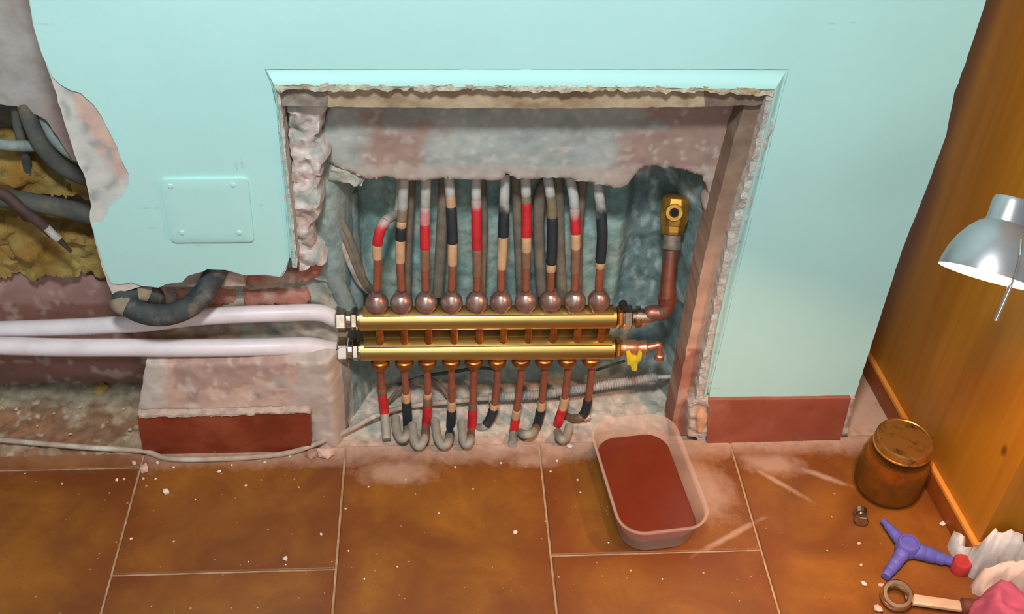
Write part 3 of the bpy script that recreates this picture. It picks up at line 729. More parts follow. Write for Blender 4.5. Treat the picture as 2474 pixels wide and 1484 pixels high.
bm = bmesh.new(); add_tube(bm, smooth_path(bend, 6), 0.0115, 20); obj('elbow', bm, M_COPPER, el)
bm = bmesh.new(); add_tube(bm, smooth_path([P(1612, 730, YM+.004), P(1611, 716, YM+.006)], 3), 0.0138, 20); obj('socket', bm, M_COPPER, el)
p0, p1 = P(1611, 720, YM+.006), P(1622, 596, .082)
bm = bmesh.new(); add_tube(bm, [p0, (p0+p1)/2, p1], 0.0110, 20); obj('tube', bm, M_COPPER, el)
dr = (p1-p0).normalized()
bm = bmesh.new(); add_lathe(bm, [(0.0115, -0.004), (0.0145, -0.002), (0.0150, 0.003), (0.0140, 0.006), (0.0126, 0.010), (0.0132, 0.019), (0.0125, 0.02)], p1, dr, 24)
obj('coupling', bm, rough_mat('dusty_coupling', S(132, 120, 104), S(104, 92, 80), 60, 0.6, 0.3, 0.001, metal=0.4), el)
bm = bmesh.new(); add_lathe(bm, [(0.0125, 0.018), (0.0165, 0.020), (0.0175, 0.024), (0.0175, 0.032), (0.0192, 0.034), (0.0208, 0.042), (0.0208, 0.064), (0.0190, 0.072), (0.010, 0.075)], p1, dr, 8, 0.2)
obj('end_fitting', bm, M_DULLBRASS, el, False)
ac = p1+dr*0.052; dv = (CAM-ac).normalized(); dv = (dv-dr*dv.dot(dr)*0.7).normalized(); pc = ac+dv*0.0200
bm = bmesh.new(); add_lathe(bm, [(0.0125, -0.008), (0.0125, 0.0), (0.0115, 0.0016), (0.0070, 0.0016), (0.0058, 0.0), (0.0058, -0.006)], pc, dv, 24, caps=False); obj('port_ring', bm, M_DULLBRASS, el)
bm = bmesh.new(); add_lathe(bm, [(0.0060, 0.0), (0.0060, 0.0012)], pc-dv*0.0012, dv, 20); obj('port_hole', bm, M_DARK, el)

# --- drain valve at the right of the lower bar
vv = thing('drain_valve', 'small pink copper drain valve with yellow handle at lower bar end', 'valve', rl)
v0 = rl+ux*0.012
bm = bmesh.new(); add_lathe(bm, [(0.0118, 0), (0.0122, 0.002), (0.0122, 0.020), (0.0108, 0.022), (0.0108, 0.030), (0.0114, 0.031), (0.0114, 0.036), (0.0095, 0.038), (0.006, 0.038)], v0, ux, 22); obj('valve_body', bm, M_PINKCOP, vv)
bm = bmesh.new(); s0 = v0+ux*0.036; s1 = P(1592, 834, YM); s2 = P(1593, 862, YM)
add_tube(bm, smooth_path([s0, s0.lerp(s1, .6), s1, s1.lerp(s2, .4), s2], 5), 0.0052, 14); add_lathe(bm, [(0.0062, 0), (0.0074, 0.001), (0.0074, 0.010), (0.006, 0.011)], s2+Vector((0, 0, 0.006)), (0, 0, -1), 16); obj('spout', bm, M_PINKCOP, vv)
bm = bmesh.new(); k0 = v0+ux*0.011; add_lathe(bm, [(0.0048, 0.008), (0.0048, 0.020)], k0, (0, -0.45, -0.9), 14); obj('spindle', bm, M_PINKCOP, vv)
lo_, hi_ = P(1532, 893, YM-.014), P(1533, 858, YM-.014)
hp = [(1513, 852), (1522, 850), (1530, 862), (1538, 862), (1543, 848), (1551, 852), (1549, 868), (1541, 876), (1537, 896), (1526, 894), (1524, 884), (1515, 880)]
slab('handle', xz(hp, YM-.014), YM-.016, 0.005, M_YELLOW, vv, 0.004, 0.0003, lambda x, z: 0.001*nz(x, 0, z, 90), None, 5, edge=0.0008)

# ------------------------------------------------------------------ white plumbing tubes
def wtube(name, pts, r, label):
    bm = bmesh.new(); add_tube(bm, smooth_path(pts, 10), r, 22, True, True); o = obj(name, bm, M_WPIPE); tag(o, label, 'pipe'); return centre(o)
eu, elw = lu-ux*0.022, ll-ux*0.022
wtube('white_pipe', [P(-900, 830, .06), P(-500, 815, .06), P(-260, 806, .06), P(-100, 800, .055), P(40, 795, .05), P(160, 791, .046), P(280, 785, .040), P(354, 781, .034), P(450, 769, .028), P(540, 762, .028), P(680, 757, .034), P(770, 756, .042), eu-ux*0.01, eu], 0.0122,
      'upper white plastic pipe, sagging left behind the black hose, from upper bar')
wtube('white_pipe', [P(-900, 850, .04), P(-500, 828, .035), P(-260, 826, .03), P(-100, 832, .025), P(40, 837, .022), P(160, 840, .02), P(303, 840, .018), P(450, 841, .018), P(620, 839, .024), P(740, 836, .036), elw-ux*0.02, elw], 0.0130,
      'lower white plastic pipe running straight left from the lower manifold bar')

# ------------------------------------------------------------------ copper pipes
CU, TAN, BRN = S(136, 78, 56), S(190, 152, 114), S(126, 92, 72)
REDC, BLK, GRY, OLV, PNK = S(186, 34, 40), S(34, 42, 46), S(172, 172, 166), S(122, 110, 82), S(190, 120, 120)
PARTN = {'cu': ('copper_end', CU, .0056), 'tan': ('sleeve', TAN, .0068), 'brn': ('sleeve', BRN, .0067), 'red': ('red_tape', REDC, .0073), 'blk': ('black_tape', BLK, .0075), 'gry': ('dusty_sleeve', GRY, .0070), 'dus': ('dusty_sleeve', S(146, 146, 134), .0070), 'olv': ('dusty_sleeve', OLV, .0070), 'pnk': ('dusty_sleeve', PNK, .0070)}
def cpipe(pts, segs, label, group, dust_up):
    """pts: (px, py, depth or None, z) traced from the nut; segs: (kind, py end) bands along the traced height"""
    W3 = []
    for q in pts:
        W3.append(P(q[0], q[1], q[2]) if q[2] is not None else F(q[0], q[1], q[3]))
    path = smooth_path(W3, 9); n = len(path)
    pys = []
    t = 0
    # parameter: traced py of each control point, interpolated the same way
    cps = [q[1] for q in pts]
    for i in range(n):
        s = i/(n-1)*(len(pts)-1); k = min(int(s), len(pts)-2); 
        pys.append(cps[k]+(cps[k+1]-cps[k])*(s-k))
    root = thing('copper_pipe', label, 'pipe', W3[0], group)
    i0 = 0
    for j, (kind, end) in enumerate(segs):
        nm, c, r = PARTN[kind]
        last = j == len(segs)-1
        i1 = n-1 if last else next((i for i in range(i0+1, n) if (pys[i] <= end if dust_up else pys[i] >= end)), n-1)
        i1 = max(i1, i0+1)
        sub = [path[i] for i in range(i0, i1+1)]
        if len(sub) == 2: sub = [sub[0], sub[0].lerp(sub[1], .5), sub[1]]
        fine = []
        for a, b in zip(sub, sub[1:]): fine += [a, a.lerp(b, .5)]
        fine.append(sub[-1])
        rr = [r]*len(fine); rr[0] = rr[-1] = r*0.93
        bm = bmesh.new(); add_tube(bm, fine, rr, 14)
        o = obj(nm, bm, M_PIPE, root)
        nxt = PARTN[segs[j+1][0]][1] if j+1 < len(segs) else c
        za, zb = fine[0].z, fine[-1].z; sd = random.random()*50
        def cf(v, c=c, za=za, zb=zb, nxt=nxt, kind=kind, sd=sd):
            t_ = (v.z-za)/(zb-za) if abs(zb-za) > 1e-4 else 0.5
            k = nz(v.x, v.y+sd, v.z, 55)
            cc = mixc(c, tuple(q*0.72 for q in c), max(0, k)*0.9)
            if kind in ('red', 'pnk', 'blk') and nxt == GRY: cc = mixc(cc, GRY, 0.75*ss(0.72, 1.05, t_+0.25*k))
            if kind in ('gry', 'dus'): cc = mixc(cc, S(140, 128, 112), 0.6*max(0, 1-abs(t_)*3) if dust_up else 0.3)
            return cc
        colour(o.data, cf)
        i0 = i1
    return root
y1, y2 = .045, .088
def up(px, *xs): return xs
UP = [
 ([(910, 700, .045), (912, 640, .047), (911, 600, .050), (917, 562, .055), (930, 535, .064), (946, 524, .080), (962, 512, .098), (968, 470, .104), (970, 420, .106)], [('cu', 630), ('tan', 594), ('red', 535), ('gry', 0)],
  'copper pipe with red tape bending right, first of the upper row'),
 ([(970, 700, .045), (967, 640, .049), (967, 590, .056), (970, 545, .062), (973, 500, .072), (976, 420, .084)], [('cu', 636), ('tan', 581), ('blk', 551), ('tan', 536), ('olv', 508), ('gry', 0)],
  'copper pipe with one short black band, second of the upper row'),
 ([(1028, 700, .045), (1027, 640, .049), (1027, 580, .057), (1027, 510, .070), (1030, 420, .084)], [('cu', 655), ('brn', 601), ('red', 547), ('pnk', 505), ('gry', 0)],
  'copper pipe with faded pinkish red paint, third of the upper row'),
 ([(1091, 700, .045), (1093, 640, .049), (1093, 580, .057), (1090, 500, .070), (1084, 420, .084)], [('cu', 646), ('tan', 593), ('blk', 504), ('tan', 480), ('gry', 0)],
  'copper pipe with long black band between tan ends, fourth of upper row'),
 ([(1152, 700, .045), (1153, 640, .049), (1152, 580, .057), (1151, 500, .070), (1150, 420, .084)], [('cu', 668), ('brn', 600), ('red', 486), ('gry', 0)],
  'copper pipe with the longest glossy red tape, fifth of the upper row'),
 ([(1210, 700, .045), (1211, 650, .048), (1215, 590, .057), (1218, 500, .070), (1220, 420, .084)], [('cu', 652), ('tan', 570), ('blk', 492), ('gry', 0)],
  'copper pipe with black tape above a long tan sleeve, sixth of upper row'),
 ([(1270, 700, .045), (1271, 640, .049), (1272, 580, .057), (1272, 500, .070), (1269, 420, .084)], [('cu', 650), ('brn', 610), ('tan', 573), ('red', 496), ('olv', 478), ('gry', 0)],
  'copper pipe with red tape above tan sleeve, seventh of the upper row'),
 ([(1330, 700, .045), (1331, 650, .048), (1334, 590, .057), (1334, 510, .070), (1329, 465, .078), (1322, 420, .088)], [('cu', 658), ('tan', 640), ('blk', 532), ('olv', 476), ('gry', 0)],
  'copper pipe with black over olive sleeve, eighth of the upper row'),
 ([(1388, 700, .045), (1390, 640, .049), (1391, 580, .057), (1389, 510, .070), (1384, 465, .080), (1374, 420, .088)], [('cu', 660), ('brn', 600), ('tan', 570), ('red', 505), ('gry', 0)],
  'copper pipe with short red tape, second from right of the upper row'),
 ([(1446, 700, .045), (1450, 640, .049), (1455, 570, .057), (1451, 500, .070), (1440, 420, .084)], [('cu', 648), ('tan', 635), ('blk', 496), ('gry', 0)],
  'copper pipe wrapped in long peeling black tape, rightmost of the upper row')]
random.seed(4)
for p, s, lb in UP: cpipe([(a, b, c, None) for a, b, c in p], s, lb, 'copper pipes above the manifold', True)
G = None
LO = [
 ([(918, 892, .045), (922, 930, .047), (925, 965, .046), (929, 1000, .042), (934, 1062, G, .006)], [('cu', 936), ('brn', 953), ('red', 999), ('dus', 2000)],
  'copper pipe with red tape going straight into mortar, first of lower row'),
 ([(976, 892, .045), (980, 940, .047), (983, 985, .045), (985, 1030, .040), (982, 1052, G, .015), (970, 1060, G, .015), (958, 1040, G, .013), (955, 1008, G, .013)], [('cu', 950), ('tan', 966), ('blk', 1034), ('dus', 2000)],
  'copper pipe with long black tape and hooked end, second of lower row'),
 ([(1032, 892, .045), (1033, 940, .046), (1032, 985, .044), (1029, 1030, .038), (1025, 1060, G, .015), (1012, 1078, G, .015), (1000, 1062, G, .015), (996, 1025, G, .013)], [('cu', 946), ('tan', 956), ('brn', 976), ('red', 1024), ('brn', 1056), ('dus', 2000)],
  'copper pipe red above brown, hooked at the foot, third of lower row'),
 ([(1090, 892, .045), (1091, 940, .046), (1091, 985, .044), (1088, 1040, .037), (1083, 1068, G, .015), (1070, 1076, G, .015), (1057, 1056, G, .015), (1050, 1015, G, .013)], [('cu', 970), ('tan', 986), ('blk', 1050), ('dus', 2000)],
  'straight copper pipe with black tape, fourth of the lower row'),
 ([(1145, 892, .045), (1143, 940, .046), (1142, 985, .044), (1139, 1040, .037), (1135, 1066, G, .015), (1126, 1074, G, .015), (1118, 1056, G, .015), (1115, 1020, G, .013)], [('cu', 975), ('brn', 991), ('red', 1040), ('brn', 1056), ('dus', 2000)],
  'straight copper pipe with red tape, fifth of the lower row'),
 ([(1202, 892, .045), (1199, 940, .046), (1194, 980, .045), (1184, 1012, .040), (1168, 1032, .036), (1150, 1034, .045), (1135, 1028, .06)], [('cu', 975), ('tan', 986), ('blk', 1024), ('dus', 2000)],
  'copper pipe with black tape curving left, sixth of the lower row'),
 ([(1260, 892, .045), (1254, 940, .046), (1249, 985, .044), (1243, 1030, .040), (1238, 1074, G, .006)], [('cu', 988), ('tan', 1006), ('red', 1046), ('dus', 2000)],
  'leaning copper pipe with short red tape, seventh of the lower row'),
 ([(1316, 892, .045), (1312, 940, .046), (1307, 985, .044), (1299, 1024, .040), (1286, 1046, G, .015), (1266, 1050, G, .015), (1250, 1040, .06)], [('cu', 970), ('tan', 986), ('blk', 1030), ('brn', 1040), ('dus', 2000)],
  'leaning copper pipe with black tape curving left, eighth of the lower row'),
 ([(1372, 892, .045), (1367, 940, .046), (1360, 985, .044), (1351, 1012, .040), (1346, 1040, .036), (1354, 1060, G, .015), (1366, 1058, G, .015), (1376, 1030, G, .013)], [('cu', 958), ('tan', 986), ('red', 1026), ('dus', 2000)],
  'copper pipe with red tape hooking right, second from right of lower row'),
 ([(1430, 892, .045), (1425, 935, .046), (1420, 970, .045), (1413, 996, .042), (1400, 1009, .040), (1382, 1011, .05), (1362, 1005, .065)], [('cu', 966), ('blk', 1003), ('brn', 1010), ('brn', 2000)],
  'copper pipe with black tape bending sharply left, rightmost of the lower row')]
for p, s, lb in LO: cpipe([q if len(q) == 4 else (q[0], q[1], q[2], None) for q in p], s, lb, 'copper pipes below the manifold', False)

# grey sheathed pipes behind the upper row
for pts, r, lb, m in [
  ([(992, 415, .108), (990, 470, .106), (984, 580, .10), (982, 710, .09)], .0078, 'dull grey pipe standing behind the second upper copper pipe', M_CABLEB),
  ([(1074, 415, .108), (1072, 480, .106), (1066, 580, .10), (1058, 712, .09)], .0082, 'dull grey pipe standing behind the fourth upper copper pipe', M_CABLEB),
  ([(1160, 415, .108), (1165, 480, .106), (1166, 580, .10), (1160, 710, .09)], .0074, 'dull grey pipe standing behind the red fifth upper pipe', M_CABLEB),
  ([(1246, 415, .108), (1250, 480, .106), (1254, 580, .10), (1260, 710, .09)], .0078, 'dull grey pipe standing behind the seventh upper copper pipe', M_CABLEB),
  ([(1330, 440, .104), (1316, 444, .106), (1305, 470, .105), (1301, 540, .10), (1304, 620, .095), (1310, 712, .085)], .0082, 'olive grey pipe arching down left of the eighth upper pipe', M_CABLEB),
  ([(1346, 415, .104), (1349, 480, .102), (1351, 580, .096), (1358, 712, .085)], .0080, 'olive grey pipe standing right of the eighth upper pipe', M_CABLEB),
  ([(1408, 415, .108), (1404, 470, .106), (1396, 560, .10), (1394, 700, .09)], .0078, 'dull grey pipe standing behind the ninth upper copper pipe', M_CABLEB)]:
    bm = bmesh.new(); add_tube(bm, smooth_path([P(*q) for q in pts], 8), r, 14); centre(tag(obj('sheathed_pipe', bm, m), lb, 'pipe', 'grey pipes behind the upper row'))

def cable(name, pts, r, mat, label, cat='cable', group=None):
    bm = bmesh.new(); add_tube(bm, smooth_path(pts, 10), r, 12); return centre(tag(obj(name, bm, mat), label, cat, group))
# cable bundle and dusty sheaths in the left chase
for k, (dx, lb) in enumerate([(0, 'leftmost grey brown cable curving down the left chase'), (14, 'middle grey brown cable curving down the left chase'), (28, 'rightmost grey brown cable curving down the left chase')]):
    cable('cable', [P(778+dx*1.1, 492, .085-.004*k), P(800+dx, 540, .075), P(826+dx*.9, 590, .07), P(848+dx*.7, 640, .07), P(868+dx*.5, 680, .075), P(888+dx*.4, 702, .085)], .0052, M_CABLEB if k else M_CABLEL, lb, 'cable', 'cables in the left chase')
cable('dusty_sheath', [P(776, 612, .066), P(800, 660, .062), P(826, 712, .06), P(846, 752, .062)], .0125, M_TEAL, 'dusty grey conduit sloping down behind the upper union nut', 'conduit')
cable('dusty_sheath', [P(842, 460, .12), P(846, 560, .115), P(852, 650, .10), P(858, 740, .085)], .0135, M_TEAL, 'dusty grey conduit standing upright in the left chase', 'conduit')
# corrugated conduit and thin cables at the bottom
pth = smooth_path([P(1180, 962, .076), P(1240, 958, .078), P(1300, 954, .079), P(1400, 941, .08), P(1500, 924, .08), P(1588, 911, .08)], 60)
acc = 0; rr = [.0072]
for a, b in zip(pth, pth[1:]): acc += (b-a).length; rr.append(.0072+.0013*math.sin(acc*2*math.pi/0.0042))
bm = bmesh.new(); add_tube(bm, pth, rr, 14); centre(tag(obj('corrugated_conduit', bm, M_CORR), 'grey corrugated conduit lying low behind the lower copper pipes', 'conduit'))
cable('cable', [P(1584, 911, .08), P(1606, 911, .078), P(1630, 910, .075)], .0036, M_CORR, 'thin grey cable leaving the right end of corrugated conduit')
cable('cable', [F(-500, 1030, .012), F(-120, 1052, .012), F(0, 1063, .014), F(100, 1072, .014), F(220, 1082, .013), F(345, 1090, .006), F(404, 1108, .004), F(500, 1110, .004), F(620, 1104, .004), F(707, 1092, .005), F(780, 1066, .010), P(850, 1036, .03), P(905, 1006, .045), P(980, 984, .07), P(1080, 972, .075), P(1186, 962, .076)], .0042, M_CABLEL, 'long pale cable trailing from rubble into the mortar bed')
cable('cable', [P(925, 990, .08), P(955, 950, .085), P(990, 922, .09), P(1030, 912, .095), P(1060, 930, .095), P(1084, 965, .09), P(1100, 1005, .08)], .0032, M_CABLEB, 'thin cable arching behind second and third lower pipes')
cable('cable', [P(960, 930, .10), P(1030, 908, .10), P(1090, 900, .10), P(1150, 890, .10), P(1210, 892, .10)], .0028, M_CABLED, 'thin dark cable just under the ports, behind lower pipes')
cable('cable', [P(1440, 895, .10), P(1475, 884, .10), P(1510, 872, .10)], .0022, M_CABLED, 'short thin dark wire under right end of lower bar')
# cables in the left recess
for pts, r, m, lb in [
  ([P(35, 230, .12), P(42, 300, .115), P(58, 360, .11), P(70, 420, .12)], .006, M_CABLED, 'thin dark cable hanging at far left below grey render'),
  ([P(60, 250, .11), P(80, 310, .10), P(110, 365, .095), P(160, 410, .10), P(230, 440, .11), P(300, 470, .13)], .0105, M_CABLED, 'thick dark cable slanting down towards the broken plaster edge'),
  ([P(90, 270, .12), P(120, 320, .115), P(165, 365, .115), P(230, 400, .12)], .009, M_TEAL, 'greenish dusty cable above the thick slanting dark cable'),
  ([P(-60, 340, .10), P(30, 352, .10), P(90, 352, .11), P(130, 345, .12)], .0075, M_TEAL, 'greenish dusty cable crossing level above the foam'),
  ([P(-60, 470, .085), P(20, 480, .08), P(90, 492, .08), P(160, 505, .085), P(240, 525, .10), P(320, 545, .12)], .013, M_CABLED, 'thickest dark cable crossing level between the foam lumps'),
  ([P(-40, 455, .075), P(10, 470, .07), P(60, 510, .065), P(110, 550, .065), P(128, 566, .066)], .0072, M_CABLER, 'rusty brown cable pointing down right over yellow foam')]:
    cable('cable', pts, r, m, lb)
tip = thing('cable_end', 'cut cable end with pale sheath and bare tip on foam', 'cable', P(128, 566, .066))
bm = bmesh.new(); add_tube(bm, [P(112, 550, .062), P(126, 564, .062), P(142, 578, .062)], .0056, 12); obj('pale_sheath', bm, M_CORR, tip)
bm = bmesh.new(); add_tube(bm, [P(140, 576, .062), P(152, 588, .062), P(172, 608, .062)], [.004, .0036, .0022], 10); obj('bare_tip', bm, M_CABLER, tip)

# black rubber hose over the upper white pipe
hs = thing('rubber_hose', 'black dusty rubber hose looping over the upper white pipe', 'hose', P(400, 760, .0))
hp = [P(530, 640, .022), P(514, 672, .016), P(494, 706, .004), P(462, 738, -.004), P(420, 757, -.010), P(378, 762, -.012), P(340, 754, -.010), P(308, 738, -.004)]
bm = bmesh.new(); add_tube(bm, smooth_path(hp, 10), .0150, 18); obj('hose_wall', bm, M_RUBBER, hs)
hp2 = [P(308, 738, -.004), P(296, 728, .0), P(298, 716, .004), P(315, 709, .010), P(345, 706, .014), P(368, 712, .016), P(376, 730, .018), P(372, 752, .02)]
bm = bmesh.new(); add_tube(bm, smooth_path(hp2, 8), [.0150]+[.0142]*56, 18) if False else add_tube(bm, smooth_path(hp2, 8), .0135, 18); obj('hose_wall', bm, M_RUBBER, hs)
bm = bmesh.new(); add_tube(bm, smooth_path([P(334, 704, .0105), P(346, 703, .012), P(358, 706, .0135)], 5), .0142, 18); obj('grey_tape', bm, M_HOSEDUST, hs)
bm = bmesh.new(); add_tube(bm, smooth_path([P(310, 741, -.0055), P(294, 733, -.003), P(290, 722, .001)], 5), [.0153]*9+[.0140]*2, 18); obj('dusty_bend', bm, M_HOSEDUST, hs)

# junction box cover on the wall
jb = thing('junction_cover', 'square blank junction box cover painted over in turquoise', 'cover', P(500, 580, 0))
def rounded(c, r, n=4):
    out = []
    for i in range(4):
        a, b, e = Vector(c[i-1]), Vector(c[i]), Vector(c[(i+1) % 4]); u, w = (a-b).normalized(), (e-b).normalized()
        for k in range(n+1):
            t = k/n; q = (b+u*r)*(1-t)**2+b*2*t*(1-t)+(b+w*r)*t*t; out.append((q.x, q.y))
    return out
cq = xz([(387, 428), (600, 425), (616, 578), (416, 580)])
slab('cover_plate', rounded(cq, .008), -0.0068, 0.005, M_PAINT, jb, 0.012, 0.0, lambda x, z: 0.0003*nz(x, 0, z, 40), None, 3, edge=0.0010)
for px, py in ((412, 450), (563, 447), (440, 562), (578, 562)):
    bm = bmesh.new(); add_lathe(bm, [(0.0034, 0), (0.0030, 0.0012), (0.0012, 0.0016)], P(px, py, -.0066), (0, -1, 0), 14); obj('screw', bm, M_PAINT, jb)

# ------------------------------------------------------------------ tub of rusty water
def rrect(C, ux_, uy_, hx, hy, r, z, n=8):
    out = []
    for sx, sy, a0 in ((1, 1, 0), (-1, 1, 90), (-1, -1, 180), (1, -1, 270)):
        for k in range(n+1):
            a = math.radians(a0+90*k/n); out.append(C+ux_*(sx*(hx-r)+r*math.cos(a))+uy_*(sy*(hy-r)+r*math.sin(a))+Vector((0, 0, z)))
    return out
ZR = 0.062
c4 = [F(1430, 1012, ZR), F(1612, 1006, ZR), F(1728, 1262, ZR), F(1500, 1296, ZR)]
C0 = sum(c4, Vector())/4; C0.z = 0
uy_ = ((c4[0]+c4[1])/2-(c4[2]+c4[3])/2); uy_.z = 0; hy = uy_.length/2; uy_.normalize(); ux_ = Vector((uy_.y, -uy_.x, 0))
hx = ((c4[1]-c4[0]).length+(c4[2]-c4[3]).length)/4
TUBINFO = (hx, hy, C0.x, C0.y)
tub = thing('plastic_tub', 'clear plastic food tub of rusty water on the tiles', 'tub', C0)
def loops(bm, rings, close_last=True):
    R = [[bm.verts.new(p) for p in r] for r in rings]; n = len(R[0])
    for i in range(len(R)-1):
        for k in range(n): bm.faces.new((R[i][k], R[i][(k+1) % n], R[i+1][(k+1) % n], R[i+1][k]))
    return R
def tubring(z, off): 
    t = z/ZR; return rrect(C0, ux_, uy_, hx-0.012*(1-t)+off, hy-0.012*(1-t)+off, 0.034+off, z)
bm = bmesh.new()
R = loops(bm, [tubring(0.001, -0.004), tubring(0.004, 0), tubring(0.03, 0), tubring(ZR-0.006, 0), tubring(ZR-0.005, .0035), tubring(ZR, .004), tubring(ZR+.001, .002), tubring(ZR, 0.0), tubring(ZR-.006, -.0012), tubring(0.03, -.0012), tubring(0.005, -.0012), tubring(0.0025, -.004)])
bm.faces.new(R[0]); bm.faces.new(R[-1])
m = NT('translucent_plastic'); m.base(S(226, 196, 178)); m.set(0.22, 0.0, IOR=1.2)
tr = m.n('ShaderNodeBsdfTransparent'); tr.inputs[0].default_value = (.96, .93, .90, 1); mx = m.n('ShaderNodeMixShader'); mx.inputs[0].default_value = 0.24
m.l(tr.outputs[0], mx.inputs[1]); m.l(m.b.outputs[0], mx.inputs[2]); m.l(mx.outputs[0], m.t.nodes['Material Output'].inputs['Surface']); M_TUB = m.m
obj('tub_wall', bm, M_TUB, tub)
bm = bmesh.new(); ZW = 0.030
R = loops(bm, [tubring(0.0035, -.0035), tubring(ZW-.001, -.0018), tubring(ZW, -.0030)]); bm.faces.new(R[0]); bm.faces.new(R[-1])
m = NT('rusty_water'); m.base(m.mix(m.ramp(m.noise(18, 5), .35, .65), S(104, 40, 20), S(96, 36, 18))); m.set(0.24); m.bump(m.noise(30, 3), 0.05, 0.002)
obj('rusty_water', bm, m.m, tub)

# ------------------------------------------------------------------ glass jar
JB = F(2140, 1176, 0); JB.z = 0
jar = thing('glass_jar', 'glass jar of cloudy brown liquid with gold lid beside cabinet', 'jar', JB)
m = NT('jar_glass'); m.base(S(150, 120, 60)); m.set(0.08, 0.0, IOR=1.3)
tr = m.n('ShaderNodeBsdfTransparent'); tr.inputs[0].default_value = (.90, .80, .62, 1); mx = m.n('ShaderNodeMixShader')
lw = m.n('ShaderNodeLayerWeight'); lw.inputs[0].default_value = 0.35; m.l(m.ramp(lw.outputs['Facing'], 0, 1, 0.03, 0.24), mx.inputs[0])
m.l(tr.outputs[0], mx.inputs[1]); m.l(m.b.outputs[0], mx.inputs[2]); m.l(mx.outputs[0], m.t.nodes['Material Output'].inputs['Surface']); M_GLASS = m.m
JR = 0.0505; JH = 0.100
prof = [(JR*.86, 0.0005), (JR*.96, 0.004), (JR, 0.012), (JR, 0.060), (JR*.97, 0.070), (JR*.86, 0.080), (JR*.76, 0.086), (JR*.74, JH)]
bm = bmesh.new(); add_lathe(bm, prof+[(r-.0024, t+.001) for r, t in reversed(prof[1:])]+[(JR*.5, .004)], JB, (0, 0, 1), 40); obj('jar_body', bm, M_GLASS, jar)
m = NT('cloudy_liquid'); m.base(m.mix(m.ramp(m.noise(22, 5), .35, .65), S(164, 98, 36), S(104, 58, 24))); m.set(0.3)
bm = bmesh.new(); add_lathe(bm, [(JR*.84, 0.005), (JR*.92, 0.008), (JR-.003, 0.014), (JR-.003, 0.058), (JR*.95-.003, .066), (JR*.5, 0.0665)], JB, (0, 0, 1), 40); obj('liquid', bm, m.m, jar)
m = NT('gold_lid'); m.base(m.mix(m.ramp(m.noise(60, 6, .7), .5, .66), S(196, 146, 74), S(120, 84, 52))); m.set(0.33, 0.85)
bm = bmesh.new(); LR = 0.0415
add_lathe(bm, [(LR*.98, JH-.008), (LR*1.03, JH-.0075), (LR*1.03, JH-.0055), (LR*.99, JH-.005), (LR*.99, JH+.006), (LR*.96, JH+.0082), (LR*.90, JH+.0084), (LR*.87, JH+.0072), (LR*.3, JH+.0066)], JB, (0, 0, 1), 44); obj('lid', bm, m.m, jar)

# ------------------------------------------------------------------ desk lamp
ld = 1.02
def D3(px, py, k): return CAM+ray(px, py)*k
rimc, nk = D3(2384, 668, ld), None
vdir = ray(2384, 668).normalized()
ax2 = (-_r*0.33 - _u*0.94).normalized()
ldir = (ax2-vdir*ax2.dot(vdir)).normalized(); ldir = (ldir-vdir*0.10).normalized()       # the shade opens downwards and a little to the viewer
rs = 114/FPX*ld*ray(2384, 668).dot(_f)/1.0
lamp = thing('desk_lamp', 'silver desk lamp with bell shade lit above the clutter', 'lamp', rimc)
k = rs
prof = [(k, 0), (k*1.0, -.003), (k*.985, -k*.18), (k*.93, -k*.42), (k*.83, -k*.68), (k*.68, -k*.93), (k*.52, -k*1.10), (k*.41, -k*1.18), (k*.40, -k*1.26), (k*.40, -k*1.62), (k*.37, -k*1.70), (k*.2, -k*1.74)]
inn = [(r-.0015, t+.0012) for r, t in reversed(prof[2:8])]
bm = bmesh.new(); add_lathe(bm, prof, rimc, ldir, 48, caps=False)
M_SILVER = rough_mat('silver_paint', S(168, 168, 170), S(160, 160, 162), 30, 0.36, 0.02, metal=0.75)
obj('shade', bm, M_SILVER, lamp)
bm = bmesh.new(); add_lathe(bm, [(k*.99, -.0005), (k*.97, -k*.18), (k*.91, -k*.42), (k*.81, -k*.68), (k*.66, -k*.92), (k*.4, -k*1.1), (.002, -k*1.12)], rimc, ldir, 48, caps=False)
m = NT('white_enamel'); m.base(S(245, 240, 230)); m.set(0.5); obj('shade_lining', bm, m.m, lamp)
bm = bmesh.new(); add_lathe(bm, [(.004, -k*1.02), (k*.15, -k*.98), (k*.16, -k*.88), (k*.21, -k*.78), (k*.20, -k*.68), (k*.10, -k*.61), (.002, -k*.60)], rimc, ldir, 24, caps=False)
m = NT('lit_bulb'); m.base((1, .9, .75)); m.b.inputs['Emission Color'].default_value = (1.0, .80, .52, 1); m.b.inputs['Emission Strength'].default_value = 30
obj('bulb', bm, m.m, lamp)
bl = bpy.data.lights.new('bulb_glow', 'POINT'); bl.energy = 13; bl.color = (1.0, .50, .26); bl.shadow_soft_size = k*.26
blo = bpy.data.objects.new('bulb_glow', bl); COL.objects.link(blo); blo.location = rimc-ldir*(k*.30)
kn = D3(2470, 509, ld-.012)
bm = bmesh.new(); add_lathe(bm, [(.0055, -.012), (.0055, .004), (.004, .006)], kn, (_r*0.9-_f*0.4), 14); obj('pivot_screw', bm, M_DARK, lamp)
bm = bmesh.new(); add_tube(bm, smooth_path([D3(2468, 580, ld-.055), D3(2464, 620, ld-.066), D3(2455, 655, ld-.064), D3(2443, 690, ld-.060)], 8), .0011, 8); obj('wire', bm, M_CHROME, lamp)
bm = bmesh.new(); add_tube(bm, [D3(2442, 690, ld-.06), D3(2424, 731, ld-.055), D3(2405, 774, ld-.05)], .0021, 10); obj('rod', bm, M_CHROME, lamp)
top = rimc-ldir*(k*1.5)
ae = CA+d*(TE-0.05); arm_end = Vector((ae.x, ae.y, 0.86))
